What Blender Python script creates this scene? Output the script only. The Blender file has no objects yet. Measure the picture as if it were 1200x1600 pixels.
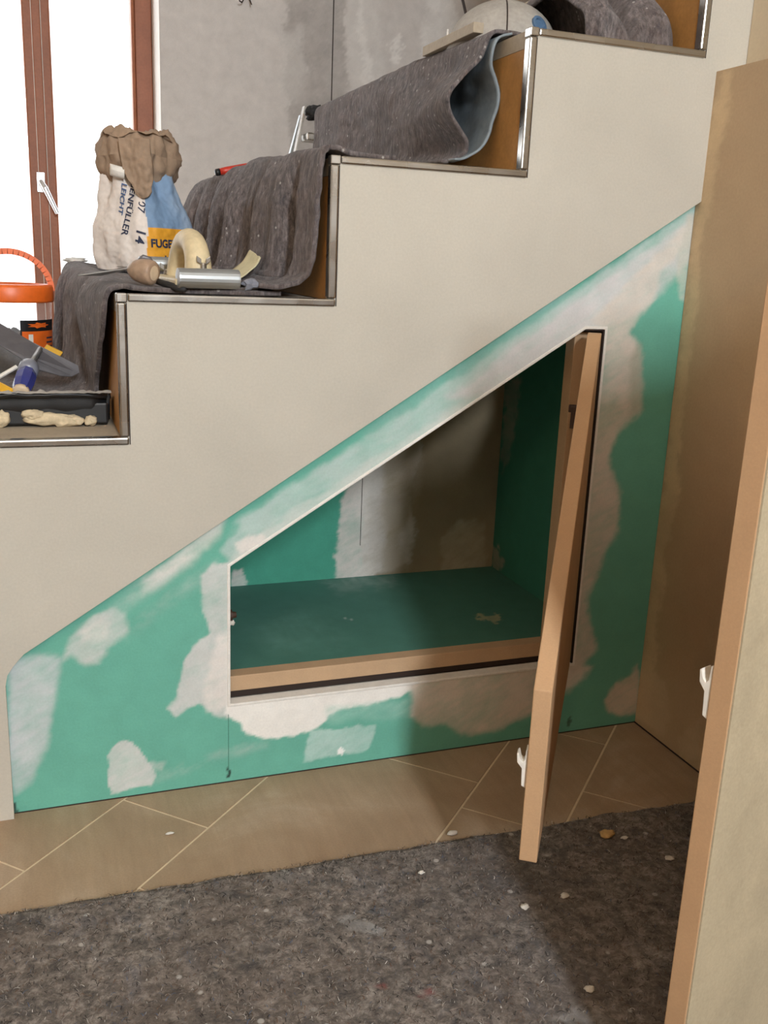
import bpy, bmesh, math, random
import numpy as np
from mathutils import Vector, Matrix, noise
random.seed(4)
SC = bpy.context.scene
COL = SC.collection
ZUP = 0.509          # layout is measured from the lowest tread; the floor ends up at z = 0

# ------------------------------------------------------------------ camera numbers
FPX, YAW, PITCH, ROLL = 1487.4539, 0.358, -0.258, 0.0412
CAM = np.array((-0.0994, -1.2086, 0.2269))
def _axes():
    cy, sy = math.cos(YAW), math.sin(YAW); cp, sp = math.cos(PITCH), math.sin(PITCH)
    cr, sr = math.cos(ROLL), math.sin(ROLL)
    f = np.array((sy*cp, cy*cp, sp)); r = np.array((cy, -sy, 0.0)); u = np.cross(r, f)
    return r*cr + u*sr, -r*sr + u*cr, f
RX, UX, FX = _axes()
def on(px, py, ax, v):
    """point of the plane axis=v measured at this place of the photograph"""
    d = FX + RX*(px-600)/FPX + UX*(800-py)/FPX
    return CAM + (v-CAM[ax])/d[ax]*d
def topx(V):
    d = V - CAM; z = d @ FX
    return 600+FPX*(d @ RX)/z, 800-FPX*(d @ UX)/z

# ------------------------------------------------------------------ colours, materials
def lin(c):
    return tuple((x/255/12.92 if x/255 <= .04045 else ((x/255+.055)/1.055)**2.4) for x in c)
def nn(nt, t, **kw):
    n = nt.nodes.new(t)
    for k, v in kw.items():
        if hasattr(n, k): setattr(n, k, v)
        else: n.inputs[k].default_value = v
    return n
def base_mat(name, rough=.6, metal=0.0):
    m = bpy.data.materials.new(name); m.use_nodes = True
    nt = m.node_tree; b = nt.nodes['Principled BSDF']
    b.inputs['Roughness'].default_value = rough; b.inputs['Metallic'].default_value = metal
    return m, nt, b
def ramp(nt, fac, stops):
    r = nt.nodes.new('ShaderNodeValToRGB'); e = r.color_ramp.elements
    while len(e) < len(stops): e.new(.5)
    for i, (p, c) in enumerate(stops):
        e[i].position = p; e[i].color = (*c, 1)
    nt.links.new(fac, r.inputs[0]); return r.outputs[0]
def mix(nt, fac, a, b, mode='MIX'):
    m = nt.nodes.new('ShaderNodeMix'); m.data_type = 'RGBA'; m.blend_type = mode
    for v, i in ((fac, 0), (a, 6), (b, 7)):
        if isinstance(v, (int, float)): m.inputs[i].default_value = v
        elif isinstance(v, tuple): m.inputs[i].default_value = (*v, 1)
        else: nt.links.new(v, m.inputs[i])
    return m.outputs[2]
def noise_tex(nt, scale, detail=4, rough=.55, dist=0.0, vec=None):
    n = nn(nt, 'ShaderNodeTexNoise'); n.inputs['Scale'].default_value = scale
    n.inputs['Detail'].default_value = detail; n.inputs['Roughness'].default_value = rough
    n.inputs['Distortion'].default_value = dist
    if vec is not None: nt.links.new(vec, n.inputs['Vector'])
    return n.outputs['Fac']
def pos(nt, scale=None, rot=None):
    g = nn(nt, 'ShaderNodeTexCoord')
    if scale is None and rot is None: return g.outputs['Object']
    mp = nn(nt, 'ShaderNodeMapping')
    if scale: mp.inputs['Scale'].default_value = scale
    if rot: mp.inputs['Rotation'].default_value = rot
    nt.links.new(g.outputs['Object'], mp.inputs['Vector']); return mp.outputs[0]
def bump(nt, b, h, strength=.2, dist=.002):
    n = nn(nt, 'ShaderNodeBump'); n.inputs['Strength'].default_value = strength; n.inputs['Distance'].default_value = dist
    nt.links.new(h, n.inputs['Height']); nt.links.new(n.outputs[0], b.inputs['Normal'])
def board(name, c, var=.06, scale=18, rough=.8, grain=420, attr=False, metal=0, bstr=.12):
    """matt painted / paper / board surface with soft blotches and fine grain; attr = colours painted per vertex"""
    m, nt, b = base_mat(name, rough, metal); p = pos(nt)
    if attr:
        a = nn(nt, 'ShaderNodeAttribute'); a.attribute_name = 'Paint'; src = a.outputs['Color']
    else: src = lin(c)
    n1 = noise_tex(nt, scale, 5, .6, .3, p); n2 = noise_tex(nt, grain, 3, .6, 0, p)
    k1 = ramp(nt, n1, [(.25, (1-var*2.2,)*3), (.75, (1+var,)*3)])
    k2 = ramp(nt, n2, [(.2, (1-var*1.6,)*3), (.8, (1+var,)*3)])
    c1 = mix(nt, 1.0, src, k1, 'MULTIPLY'); c2 = mix(nt, 1.0, c1, k2, 'MULTIPLY')
    nt.links.new(c2, b.inputs['Base Color']); bump(nt, b, n2, bstr, .001)
    return m
def plain(name, c, rough=.5, metal=0.0, **kw):
    m, nt, b = base_mat(name, rough, metal); p = pos(nt)
    n = noise_tex(nt, 60, 4, .6, 0, p); l = lin(c)
    nt.links.new(ramp(nt, n, [(.3, tuple(x*.86 for x in l)), (.75, tuple(min(1, x*1.08) for x in l))]), b.inputs['Base Color'])
    for k, v in kw.items(): b.inputs[k].default_value = v
    return m
def metal_mat(name, c, rough=.32, streak=(4, 4, 200)):
    m, nt, b = base_mat(name, rough, 1.0); p = pos(nt, streak); n = noise_tex(nt, 3, 4, .6, 0, p); l = lin(c)
    nt.links.new(ramp(nt, n, [(.25, tuple(x*.88 for x in l)), (.75, l)]), b.inputs['Base Color'])
    n2 = noise_tex(nt, 25, 2, .5, 0, pos(nt))
    nt.links.new(ramp(nt, n2, [(.3, (rough*.9,)*3), (.8, (min(1, rough*1.4),)*3)]), b.inputs['Roughness'])
    return m
def felt_mat(name, big=16, dark=(40, 37, 38), midc=(84, 78, 78), light=(128, 120, 118), brown=(74, 58, 50), blue=(70, 80, 98), spots=.0, scale=1.0, attr=False, streak=None):
    m, nt, b = base_mat(name, .95); p = pos(nt)
    pf = pos(nt, streak) if streak else p
    n1 = noise_tex(nt, 120*scale, 8, .82, .25, pf)
    col = ramp(nt, n1, [(.34, lin(dark)), (.49, lin(midc)), (.68, lin(light))])
    n2 = noise_tex(nt, 16*scale, 5, .65, .5, p)
    col = mix(nt, ramp(nt, n2, [(.42, (0,)*3), (.72, (.6,)*3)]), col, lin(brown))
    n3 = noise_tex(nt, 38*scale, 5, .7, .5, pos(nt, (1.3, .8, 1.1), (.4, .7, .2)))
    col = mix(nt, ramp(nt, n3, [(.54, (0,)*3), (.80, (.45,)*3)]), col, lin(blue))
    cl_ = ramp(nt, noise_tex(nt, 7, 4, .6, .4, pos(nt, (1, 2.2, 1), (0, 0, .5))), [(.3, (.80,)*3), (.7, (1.14,)*3)])
    col = mix(nt, 1.0, col, cl_, 'MULTIPLY')
    n4 = noise_tex(nt, 60*scale, 5, .7, .6, pos(nt, (.7, 1.2, .9), (1.4, .2, .9)))
    col = mix(nt, ramp(nt, n4, [(.55, (0,)*3), (.78, (.7,)*3)]), col, lin((30, 28, 30)))
    v = nn(nt, 'ShaderNodeTexVoronoi'); v.inputs['Scale'].default_value = 70*scale; nt.links.new(p, v.inputs['Vector'])
    sp = ramp(nt, v.outputs['Distance'], [(.10, (1,)*3), (.16, (0,)*3)])
    gate = ramp(nt, v.outputs['Color'], [(.66-spots*.3, (0,)*3), (.70-spots*.3, (.85,)*3)])
    col = mix(nt, mix(nt, 1.0, sp, gate, 'MULTIPLY'), col, lin((196, 190, 184)))
    if attr:
        a = nn(nt, 'ShaderNodeAttribute'); a.attribute_name = 'Paint'
        col = mix(nt, a.outputs['Alpha'], col, mix(nt, .2, a.outputs['Color'], col))
    nt.links.new(col, b.inputs['Base Color']); bump(nt, b, n1, .8, .006)
    try: b.inputs['Sheen Weight'].default_value = .15
    except Exception: pass
    return m

M = {}
M['stringer'] = board('beige_plasterboard', (190, 184, 172), .045, 5, .9, 300)
M['tanboard'] = board('tan_plasterboard', None, .05, 7, .9, 260, attr=True)
M['wallupper'] = board('cream_plasterboard', (206, 190, 164), .04, 7, .9, 260)
M['painted'] = board('board_with_filler', None, .05, 22, .85, 320, attr=True, bstr=.15)
M['mdf_edge'] = board('mdf_edge', (190, 152, 114), .05, 12, .7, 500)
M['mdf_face'] = board('mdf_face', (182, 134, 92), .04, 12, .7, 420)
M['mdf_pale'] = board('grey_tan_board_face', (178, 163, 136), .07, 16, .85, 330)
M['frame'] = board('cupboard_frame_wood', (192, 160, 126), .05, 20, .7, 400)
M['seal'] = plain('dark_brown_seal', (40, 25, 18), .7)
M['joint'] = plain('greenish_joint_line', (62, 116, 100), .8)
M['bead'] = board('white_corner_bead', (226, 222, 215), .05, 60, .8, 300)
M['alu'] = metal_mat('brushed_aluminium', (176, 172, 166), .26)
M['alu_dull'] = metal_mat('dusty_aluminium', (188, 192, 194), .42)
M['steel'] = plain('grey_steel', (108, 105, 108), .45, .35)
M['wood_riser'] = board('raw_wood_riser', (176, 126, 66), .1, 14, .7, 200)
M['wood_tread'] = board('raw_wood_tread', (172, 158, 138), .08, 14, .75, 200)
M['felt'] = felt_mat('stair_felt', dark=(46, 40, 41), midc=(106, 96, 95), light=(164, 152, 150), brown=(92, 70, 58), spots=.35, streak=(1.3, 1.3, .45))
M['felt_floor'] = felt_mat('floor_felt', dark=(40, 35, 32), midc=(110, 99, 91), light=(184, 173, 163), brown=(92, 74, 60), blue=(96, 102, 116), spots=.1, scale=.55, attr=True)
M['felt_film'] = board('felt_backing_film', (128, 138, 144), .12, 40, .6, 120)
M['white_plastic'] = plain('white_plastic', (228, 222, 212), .4)
M['kraft'] = board('brown_kraft_paper', (156, 132, 110), .08, 30, .8, 160, bstr=.3)
M['sack'] = board('printed_paper_sack', None, .05, 40, .7, 200, attr=True, bstr=.2)
M['ink'] = plain('dark_blue_ink', (40, 48, 74), .7)
M['inkblue'] = plain('blue_ink', (62, 92, 138), .7)
M['cream'] = board('dusty_cream_plastic', (214, 196, 158), .09, 30, .55, 120)
M['paper_sand'] = board('pale_abrasive_paper', (206, 196, 160), .07, 60, .85, 400)
M['handle_wood'] = board('worn_handle_wood', (170, 142, 118), .14, 40, .5, 160)
M['pale_wood'] = board('pale_end_grain', (214, 190, 160), .08, 60, .6, 200)
M['black'] = plain('black_plastic', (26, 26, 27), .45)
M['rubber'] = plain('black_rubber', (34, 32, 32), .7)
M['plaster'] = board('dried_plaster', (208, 190, 158), .12, 60, .9, 200, bstr=.6)
M['red'] = plain('red_plastic', (196, 52, 34), .4)
M['yellow'] = plain('yellow_plastic', (226, 170, 30), .4)
M['orange'] = plain('orange_plastic', (232, 106, 34), .4)
M['blue'] = plain('blue_plastic', (52, 58, 128), .25)
M['clearblue'] = plain('blue_grey_plastic', (128, 130, 140), .3)
M['window_wood'] = board('brown_window_wood', (160, 98, 68), .1, 10, .5, 120)
M['room'] = board('room_plaster', (206, 196, 182), .03, 6, .9, 200)
M['ceil'] = board('white_ceiling', (225, 222, 216), .02, 6, .9, 200)
M['hubblue'] = plain('dull_blue_plastic', (84, 112, 142), .5)
M['disc'] = board('dusty_grey_board', (168, 162, 154), .1, 30, .8, 160)
M['chrome'] = metal_mat('satin_handle', (225, 225, 228), .25)
M['dark_brown'] = plain('dark_brown_plug', (60, 38, 26), .6)
M['crumb'] = board('plaster_crumb', (220, 214, 204), .1, 80, .9, 300)
M['crumb_tan'] = board('tan_crumb', (206, 168, 112), .1, 80, .9, 300)

# floor tiles
def tile_mat():
    m, nt, b = base_mat('sandstone_tile', .6); p = pos(nt)
    n1 = noise_tex(nt, 5, 6, .6, .6, p)
    st = noise_tex(nt, 18, 5, .6, .3, pos(nt, (5, .6, 1), (0, 0, math.radians(38))))
    c = ramp(nt, n1, [(.3, lin((150, 124, 98))), (.55, lin((166, 142, 116))), (.75, lin((184, 164, 142)))])
    k = ramp(nt, st, [(.3, (.92,)*3), (.7, (1.05,)*3)])
    c = mix(nt, 1.0, c, k, 'MULTIPLY')
    a = nn(nt, 'ShaderNodeAttribute'); a.attribute_name = 'Paint'
    c = mix(nt, a.outputs['Alpha'], c, a.outputs['Color'])
    n3 = noise_tex(nt, 400, 3, .6, 0, p)
    c = mix(nt, 1.0, c, ramp(nt, n3, [(.3, (.88,)*3), (.7, (1.06,)*3)]), 'MULTIPLY')
    nt.links.new(c, b.inputs['Base Color']); bump(nt, b, st, .25, .002)
    return m
M['tile'] = tile_mat()
M['grout'] = plain('pale_grout', (218, 200, 170), .9)

def glass(name, tint=(1, 1, 1), alpha=.08, rough=.03):
    m, nt, b = base_mat(name)
    t = nn(nt, 'ShaderNodeBsdfTransparent'); t.inputs[0].default_value = (*tint, 1)
    g = nn(nt, 'ShaderNodeBsdfGlossy'); g.inputs['Roughness'].default_value = rough
    mx = nn(nt, 'ShaderNodeMixShader'); mx.inputs[0].default_value = alpha
    nt.links.new(t.outputs[0], mx.inputs[1]); nt.links.new(g.outputs[0], mx.inputs[2])
    nt.links.new(mx.outputs[0], nt.nodes['Material Output'].inputs[0]); return m
M['glass'] = glass('window_glass')
def cloudy(name, c, a):
    m, nt, b = base_mat(name, .2); b.inputs['Base Color'].default_value = (*lin(c), 1)
    t = nn(nt, 'ShaderNodeBsdfTransparent'); mx = nn(nt, 'ShaderNodeMixShader'); mx.inputs[0].default_value = a
    nt.links.new(t.outputs[0], mx.inputs[1]); nt.links.new(b.outputs[0], mx.inputs[2])
    nt.links.new(mx.outputs[0], nt.nodes['Material Output'].inputs[0]); return m
M['tubwall'] = cloudy('cloudy_clear_plastic', (235, 235, 235), .14)
M['scrapdark'] = board('dark_grey_fixings', (92, 90, 92), .2, 120, .7, 300)

# ------------------------------------------------------------------ mesh building
class MB:
    def __init__(s): s.v = []; s.f = []; s.mi = []
    def add(s, vs, fs, mi=0):
        o = len(s.v); s.v += [tuple(map(float, p)) for p in vs]; s.f += [tuple(i+o for i in f) for f in fs]; s.mi += [mi]*len(fs); return s
    def box(s, a, b, mi=0):
        x0, y0, z0 = a; x1, y1, z1 = b
        return s.add([(x0,y0,z0),(x1,y0,z0),(x1,y1,z0),(x0,y1,z0),(x0,y0,z1),(x1,y0,z1),(x1,y1,z1),(x0,y1,z1)],
                     [(0,3,2,1),(4,5,6,7),(0,1,5,4),(1,2,6,5),(2,3,7,6),(3,0,4,7)], mi)
    def obox(s, c, ax, ay, az, mi=0):
        """box from centre and three half-axis vectors"""
        c, ax, ay, az = map(lambda q: np.array(q, float), (c, ax, ay, az))
        vs = [c+i*ax+j*ay+k*az for k in (-1, 1) for i, j in ((-1,-1),(1,-1),(1,1),(-1,1))]
        return s.add(vs, [(0,3,2,1),(4,5,6,7),(0,1,5,4),(1,2,6,5),(2,3,7,6),(3,0,4,7)], mi)
    def prism(s, poly, d, mi=0):
        """polygon of 3-D points extruded by vector d"""
        n = len(poly); P = [np.array(p, float) for p in poly]; d = np.array(d, float)
        return s.add(P+[p+d for p in P], [tuple(range(n))[::-1], tuple(range(n, 2*n))]+[(i, (i+1) % n, n+(i+1) % n, n+i) for i in range(n)], mi)
    def ring(s, pts_o, pts_i, d, mi=0):
        n = len(pts_o); d = np.array(d, float)
        O = [np.array(p, float) for p in pts_o]; I = [np.array(p, float) for p in pts_i]
        vs = O+I+[p+d for p in O]+[p+d for p in I]; fs = []
        for i in range(n):
            j = (i+1) % n
            fs += [(i, j, n+j, n+i), (2*n+i, 3*n+i, 3*n+j, 2*n+j), (i, 2*n+i, 2*n+j, j), (n+i, n+j, 3*n+j, 3*n+i)]
        return s.add(vs, fs, mi)
    def tube(s, path, r, seg=14, mi=0, caps=True):
        P = [np.array(p, float) for p in path]; n = len(P); R = r if hasattr(r, '__len__') else [r]*n
        vs = []; up = np.array((0, 0, 1.0))
        t0 = P[1]-P[0]; t0 /= np.linalg.norm(t0)
        a = np.cross(t0, up)
        if np.linalg.norm(a) < .1: a = np.cross(t0, (1.0, 0, 0))
        a /= np.linalg.norm(a)
        for i in range(n):
            t = P[min(i+1, n-1)]-P[max(i-1, 0)]; t /= np.linalg.norm(t)
            a = a-t*(a@t); a /= np.linalg.norm(a); b = np.cross(t, a)
            vs += [P[i]+R[i]*(math.cos(q)*a+math.sin(q)*b) for q in [2*math.pi*k/seg for k in range(seg)]]
        fs = [(i*seg+k, i*seg+(k+1) % seg, (i+1)*seg+(k+1) % seg, (i+1)*seg+k) for i in range(n-1) for k in range(seg)]
        if caps: fs += [tuple(range(seg))[::-1], tuple(range((n-1)*seg, n*seg))]
        return s.add(vs, fs, mi)
    def lathe(s, c, axis, prof, seg=32, mi=0):
        """profile [(distance along axis, radius)]"""
        c = np.array(c, float); t = np.array(axis, float); t /= np.linalg.norm(t)
        a = np.cross(t, (0, 0, 1.0))
        if np.linalg.norm(a) < .1: a = np.cross(t, (1.0, 0, 0))
        a /= np.linalg.norm(a); b = np.cross(t, a); vs = []
        for h, r in prof: vs += [c+t*h+max(r, 1e-5)*(math.cos(q)*a+math.sin(q)*b) for q in [2*math.pi*k/seg for k in range(seg)]]
        n = len(prof)
        fs = [(i*seg+k, i*seg+(k+1) % seg, (i+1)*seg+(k+1) % seg, (i+1)*seg+k) for i in range(n-1) for k in range(seg)]
        fs += [tuple(range(seg))[::-1], tuple(range((n-1)*seg, n*seg))]
        return s.add(vs, fs, mi)
    def grid(s, fn, nu, nv, wrap=False, mi=0):
        vs = [fn(i/(nu if wrap else nu-1), j/(nv-1)) for j in range(nv) for i in range(nu)]
        m = nu if wrap else nu-1
        return s.add(vs, [(j*nu+i, j*nu+(i+1) % nu, (j+1)*nu+(i+1) % nu, (j+1)*nu+i) for j in range(nv-1) for i in range(m)], mi)
    def blob(s, c, r, k=.35, sc=40, sub=3, mi=0):
        bm = bmesh.new(); bmesh.ops.create_icosphere(bm, subdivisions=sub, radius=1)
        r = np.array(r if hasattr(r, '__len__') else (r, r, r)); vs = []
        for v in bm.verts:
            q = Vector(v.co); d = 1+k*noise.noise(Vector((q.x*1.7+c[0]*sc, q.y*1.7+c[1]*sc, q.z*1.7+c[2]*sc)))
            vs.append(np.array(c)+np.array(q)*r*d)
        fs = [tuple(v.index for v in f.verts) for f in bm.faces]; bm.free()
        return s.add(vs, fs, mi)

def loc_of(p):
    return Vector((0, 0, 0)) if p is None else (p.location + (loc_of(p.parent) if p.parent else Vector((0, 0, 0))))
def obj(name, mb, mats, parent=None, smooth=False, bevel=0, solid=0, subsurf=0, ctr=None):
    me = bpy.data.meshes.new(name)
    if parent is None:
        V = np.array(mb.v)
        o0 = Vector(((V[:, 0].min()+V[:, 0].max())/2, (V[:, 1].min()+V[:, 1].max())/2, V[:, 2].min()+ZUP)) if ctr is None else Vector(ctr)
    else: o0 = loc_of(parent)
    me.from_pydata([(x-o0.x, y-o0.y, z+ZUP-o0.z) for x, y, z in mb.v], [], mb.f)
    for m in (mats if isinstance(mats, (list, tuple)) else [mats]): me.materials.append(m)
    for p, i in zip(me.polygons, mb.mi): p.material_index = i; p.use_smooth = smooth
    bm = bmesh.new(); bm.from_mesh(me); bmesh.ops.recalc_face_normals(bm, faces=bm.faces); bm.to_mesh(me); bm.free()
    o = bpy.data.objects.new(name, me); COL.objects.link(o)
    if parent is None: o.location = o0
    else: o.parent = parent
    if bevel:
        b = o.modifiers.new('edge', 'BEVEL'); b.width = bevel; b.segments = 2; b.limit_method = 'ANGLE'
    if solid:
        s = o.modifiers.new('thick', 'SOLIDIFY'); s.thickness = solid; s.offset = 0
    if subsurf:
        s = o.modifiers.new('soft', 'SUBSURF'); s.levels = subsurf; s.render_levels = subsurf
    return o
def tag(o, label, cat, group=None):
    o['label'] = label; o['category'] = cat
    if group: o['group'] = group
    return o
def struct(o, label=None):
    o['kind'] = 'structure'
    if label: o['label'] = label
    o['category'] = o.name.split('_')[0]
    return o
def thing(name, loc, label, cat, group=None):
    o = bpy.data.objects.new(name, None); COL.objects.link(o); o.empty_display_size = .02
    o.location = (loc[0], loc[1], loc[2]+ZUP); return tag(o, label, cat, group)

# painted colours (board colour, filler, stains, print) kept per vertex
def sdist(px, py, poly):
    """signed distance (inside negative) to polygon, vectorised"""
    P = np.array(poly, float); d = np.full(px.shape, 1e9); ins = np.zeros(px.shape, bool); n = len(P)
    for i in range(n):
        a, b = P[i], P[(i+1) % n]; e = b-a; wx, wy = px-a[0], py-a[1]
        t = np.clip((wx*e[0]+wy*e[1])/(e@e+1e-9), 0, 1)
        d = np.minimum(d, np.hypot(wx-t*e[0], wy-t*e[1]))
        c = ((a[1] > py) != (b[1] > py)) & (px < (b[0]-a[0])*(py-a[1])/(b[1]-a[1]+1e-12)+a[0]); ins ^= c
    return np.where(ins, -d, d)
def paint(o, base, layers, wob=6.0, wsc=28.0, alpha0=1.0):
    """layers: (outline measured on the photograph, colour, opacity, soft edge)"""
    me = o.data; n = len(me.vertices); co = np.zeros(n*3); me.vertices.foreach_get('co', co); co = co.reshape(-1, 3)
    W = co+np.array(loc_of(o))-np.array((0, 0, ZUP)); px, py = topx(W)
    w1 = np.array([noise.fractal(Vector(p)*wsc, .6, 2.0, 4) for p in W]); w2 = np.array([noise.fractal(Vector(p)*wsc+Vector((9, 3, 5)), .6, 2.0, 4) for p in W])
    w3 = np.array([noise.fractal(Vector(p)*14+Vector((2, 7, 1)), .7, 2.0, 4) for p in W])
    qx, qy = px+wob*w1, py+wob*w2
    w4 = np.array([noise.fractal(Vector((p[0]*30+p[2]*22, p[1]*20, p[2]*130-p[0]*70)), .7, 2.0, 3) for p in W]); w5 = np.array([noise.fractal(Vector(p)*120, .8, 2.0, 3) for p in W])
    qx = qx+.45*wob*w5; qy = qy+.45*wob*w4
    C = np.tile(np.array((*lin(base), alpha0)), (n, 1))
    for poly, col, op, soft in layers:
        k = np.clip(.5-sdist(qx, qy, poly)/max(soft, .5), 0, 1)
        k = k*k*(3-2*k)*np.clip(op+(.24*w3+.16*w4)*(op < .93), 0, 1)
        C = C*(1-k[:, None])+np.array((*lin(col), 1.0))*k[:, None]
    a = me.color_attributes.new('Paint', 'FLOAT_COLOR', 'POINT'); a.data.foreach_set('color', C.reshape(-1))
    return o

def plane_grid(o, u, v, nu, nv):
    o, u, v = map(lambda q: np.array(q, float), (o, u, v))
    return MB().grid(lambda a, b: o+u*a+v*b, nu, nv)

# ------------------------------------------------------------------ levels
RUN, RISE = 0.264, 0.175
ZF = -ZUP; XR = 0.824; XL = -0.153; YG = 0.013; YW = 2.40; YFAR = 0.98
def offset_poly(P, d):
    """inset (d>0) of a closed 2-D polygon given counter-clockwise"""
    n = len(P); out = []
    for i in range(n):
        a, b, c = (np.array(P[k % n], float) for k in (i-1, i, i+1))
        e1 = (b-a)/np.linalg.norm(b-a); e2 = (c-b)/np.linalg.norm(c-b)
        n1 = np.array((-e1[1], e1[0])); n2 = np.array((-e2[1], e2[0]))
        A = np.array((n1, n2)); out.append(tuple(np.linalg.solve(A, np.array((n1@(b+n1*d), n2@(b+n2*d))))))
    return out

# ================================================================== ROOM
# --- floor: large sandstone tiles laid at 45 degrees
fl = MB(); fl.box((-2.2, -3.3, ZF-.06), (2.4, YW+.4, ZF-.0012), 1)
def tile(c0, c1, s0, s1):
    g = .0025
    c0 += g; c1 -= g; s0 += g; s1 -= g
    q = [((c+s)/2, (s-c)/2) for c, s in ((c0, s0), (c1, s0), (c1, s1), (c0, s1))]
    if min(x for x, y in q) > 2.3 or max(x for x, y in q) < -2.1 or min(y for x, y in q) > YW+.3 or max(y for x, y in q) < -3.2: return
    fl.prism([(x, y, ZF-.006) for x, y in q], (0, 0, .006), 0)
strips = [(-.02, .18, -.004), (.18, .575, .396), (.575, .775, .292), (.775, 1.17, .470)]
for rep in range(-8, 9):
    for c0, c1, s0 in strips:
        L = .60 if c1-c0 > .3 else .40
        for k in range(-14, 15): tile(c0+rep*1.19, c1+rep*1.19, s0+rep*.13+k*L, s0+rep*.13+(k+1)*L)
floor = obj('floor', fl, [M['tile'], M['grout']]); struct(floor, 'sandstone brown tile floor laid diagonally with pale joints')
me = floor.data; a = me.color_attributes.new('Paint', 'FLOAT_COLOR', 'POINT'); a.data.foreach_set('color', [0.0]*4*len(me.vertices))

# --- wall with the window, behind the stairs
wb = plane_grid((.363, YW, ZF), (2.05, 0, 0), (0, 0, 2.35), 260, 290)
wback = obj('wall_back', wb, M['painted']); struct(wback, 'grey plasterboard wall with filler stripes behind the stairs')
wf = (224, 220, 216); wd = (176, 170, 166)
paint(wback, (214, 208, 204), [
    ([(440, -200), (548, -200), (540, 60), (548, 140), (545, 260), (470, 260), (445, 150)], wd, .75, 10),
    ([(250, -200), (440, -200), (440, 120), (400, 300), (330, 330), (250, 330)], (226, 220, 216), .5, 40),
    ([(440, 60), (475, 40), (470, 150), (440, 170)], wf, .5, 14),
    ([(548, -200), (606, -200), (600, 60), (590, 150), (560, 160), (545, 90)], (226, 222, 218), .6, 12),
    ([(566, -100), (577, -100), (574, 150), (566, 150)], (240, 236, 232), .6, 5),
    ([(612, 60), (622, 58), (620, 98), (612, 98)], (242, 238, 234), .7, 5),
    ([(648, -200), (712, -200), (704, 90), (660, 90)], (238, 234, 230), .6, 10),
    ], wob=12, wsc=5)
ja, jb = on(520.5, -30, 1, YW), on(517, 260, 1, YW)
e = MB(); e.box(((ja[0]+jb[0])/2-.0018, YW-.0012, ZF), ((ja[0]+jb[0])/2+.0018, YW+.001, 1.84)); obj('board_joint', e, M['seal'], wback)
wr = MB(); wr.box((.363, YW+.002, ZF), (2.4, YW+.28, 1.85)); wr.box((-2.2, YW, ZF), (-1.75, YW+.28, 1.85)); wr.box((-1.75, YW, 1.62), (.363, YW+.28, 1.85)); wr.box((-1.75, YW, ZF), (.363, YW+.28, ZF+.06))
wrev = obj('wall_back_reveal', wr, M['ceil']); struct(wrev)
# window in it
win = bpy.data.objects.new('window_1', None); COL.objects.link(win); win.location = (-.69, 2.65, ZF+.06+ZUP); struct(win, 'tall brown wooden window flooded with white daylight')
Y0, Y1 = 2.60, 2.67
fr = MB()
fr.box((.302, Y0, ZF+.06), (.362, Y1, 1.62)); fr.box((-1.75, Y0, ZF+.06), (-1.69, Y1, 1.62)); fr.box((-1.69, Y0, 1.55), (.302, Y1, 1.62)); fr.box((-1.69, Y0, ZF+.06), (.302, Y1, ZF+.14))
obj('window_frame', fr, M['window_wood'], win, bevel=.004)
for nm, x0, x1 in (('sash', -1.685, -.034), ('sash', -.026, .3)):
    s = MB(); w = .042; z0, z1 = ZF+.145, 1.545
    ys, ye = Y0-.018, Y1-.02
    s.box((x0, ys, z0), (x0+w, ye, z1)); s.box((x1-w if x1 < .1 else x1-.012, ys, z0), (x1, ye, z1)); s.box((x0+w, ys, z0), (x1-w, ye, z0+.07)); s.box((x0+w, ys, z1-.06), (x1-w, ye, z1))
    so = obj(nm, s, M['window_wood'], win, bevel=.006)
    g = MB(); g.box((x0+w-.005, 2.625, z0+.06), (x1-.01, 2.631, z1-.05)); obj('pane', g, M['glass'], so)
e = MB(); e.box((-.044, Y0-.026, ZF+.15), (-.016, Y0-.0185, 1.54)); obj('meeting_strip', e, M['window_wood'], win, bevel=.003)
for xs_ in (-.0462, -.0155):
    e = MB(); e.box((xs_, Y0-.0215, ZF+.15), (xs_+.0022, Y0-.0182, 1.54)); obj('weather_seal', e, M['bead'], win)  # pale strips stand in for thin highlights along the meeting strip
hp = on(64, 285, 1, Y0-.02)
h = MB(); h.box((hp[0]-.014, Y0-.028, hp[2]-.034), (hp[0]+.014, Y0-.016, hp[2]+.034))
h.tube([(hp[0], Y0-.03, hp[2]), (hp[0], Y0-.06, hp[2]), (hp[0]+.012, Y0-.066, hp[2]-.02), (hp[0]+.05, Y0-.066, hp[2]-.105)], [.009, .009, .010, .008], 12)
ho = obj('window_handle', h, M['chrome'], win, bevel=.003); ho['label'] = 'silver window handle turned down'

# --- remaining room shell
e = MB(); e.box((-2.26, -3.3, ZF), (-2.2, YW+.28, 1.85)); struct(obj('wall_left', e, M['room']))
e = MB(); e.box((2.4, -3.3, ZF), (2.46, YW+.28, 1.85)); struct(obj('wall_far_right', e, M['room']))
e = MB(); e.box((-2.26, -3.3, 1.85), (2.46, YW+.28, 1.91)); struct(obj('ceiling', e, M['ceil']))
KX0, KX1, KZ0, KZ1 = -.12, .20, .85, 1.65        # bright opening in the wall behind the viewer
e = MB(); e.box((-2.26, -3.36, ZF), (KX0, -3.3, 1.91)); e.box((KX1, -3.36, ZF), (2.46, -3.3, 1.91)); e.box((KX0, -3.36, ZF), (KX1, -3.3, KZ0)); e.box((KX0, -3.36, KZ1), (KX1, -3.3, 1.91))
struct(obj('wall_front_of_room', e, M['room']))
w2 = bpy.data.objects.new('window_2', None); COL.objects.link(w2); w2.location = ((KX0+KX1)/2, -3.33, KZ0+ZUP); struct(w2)
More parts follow.
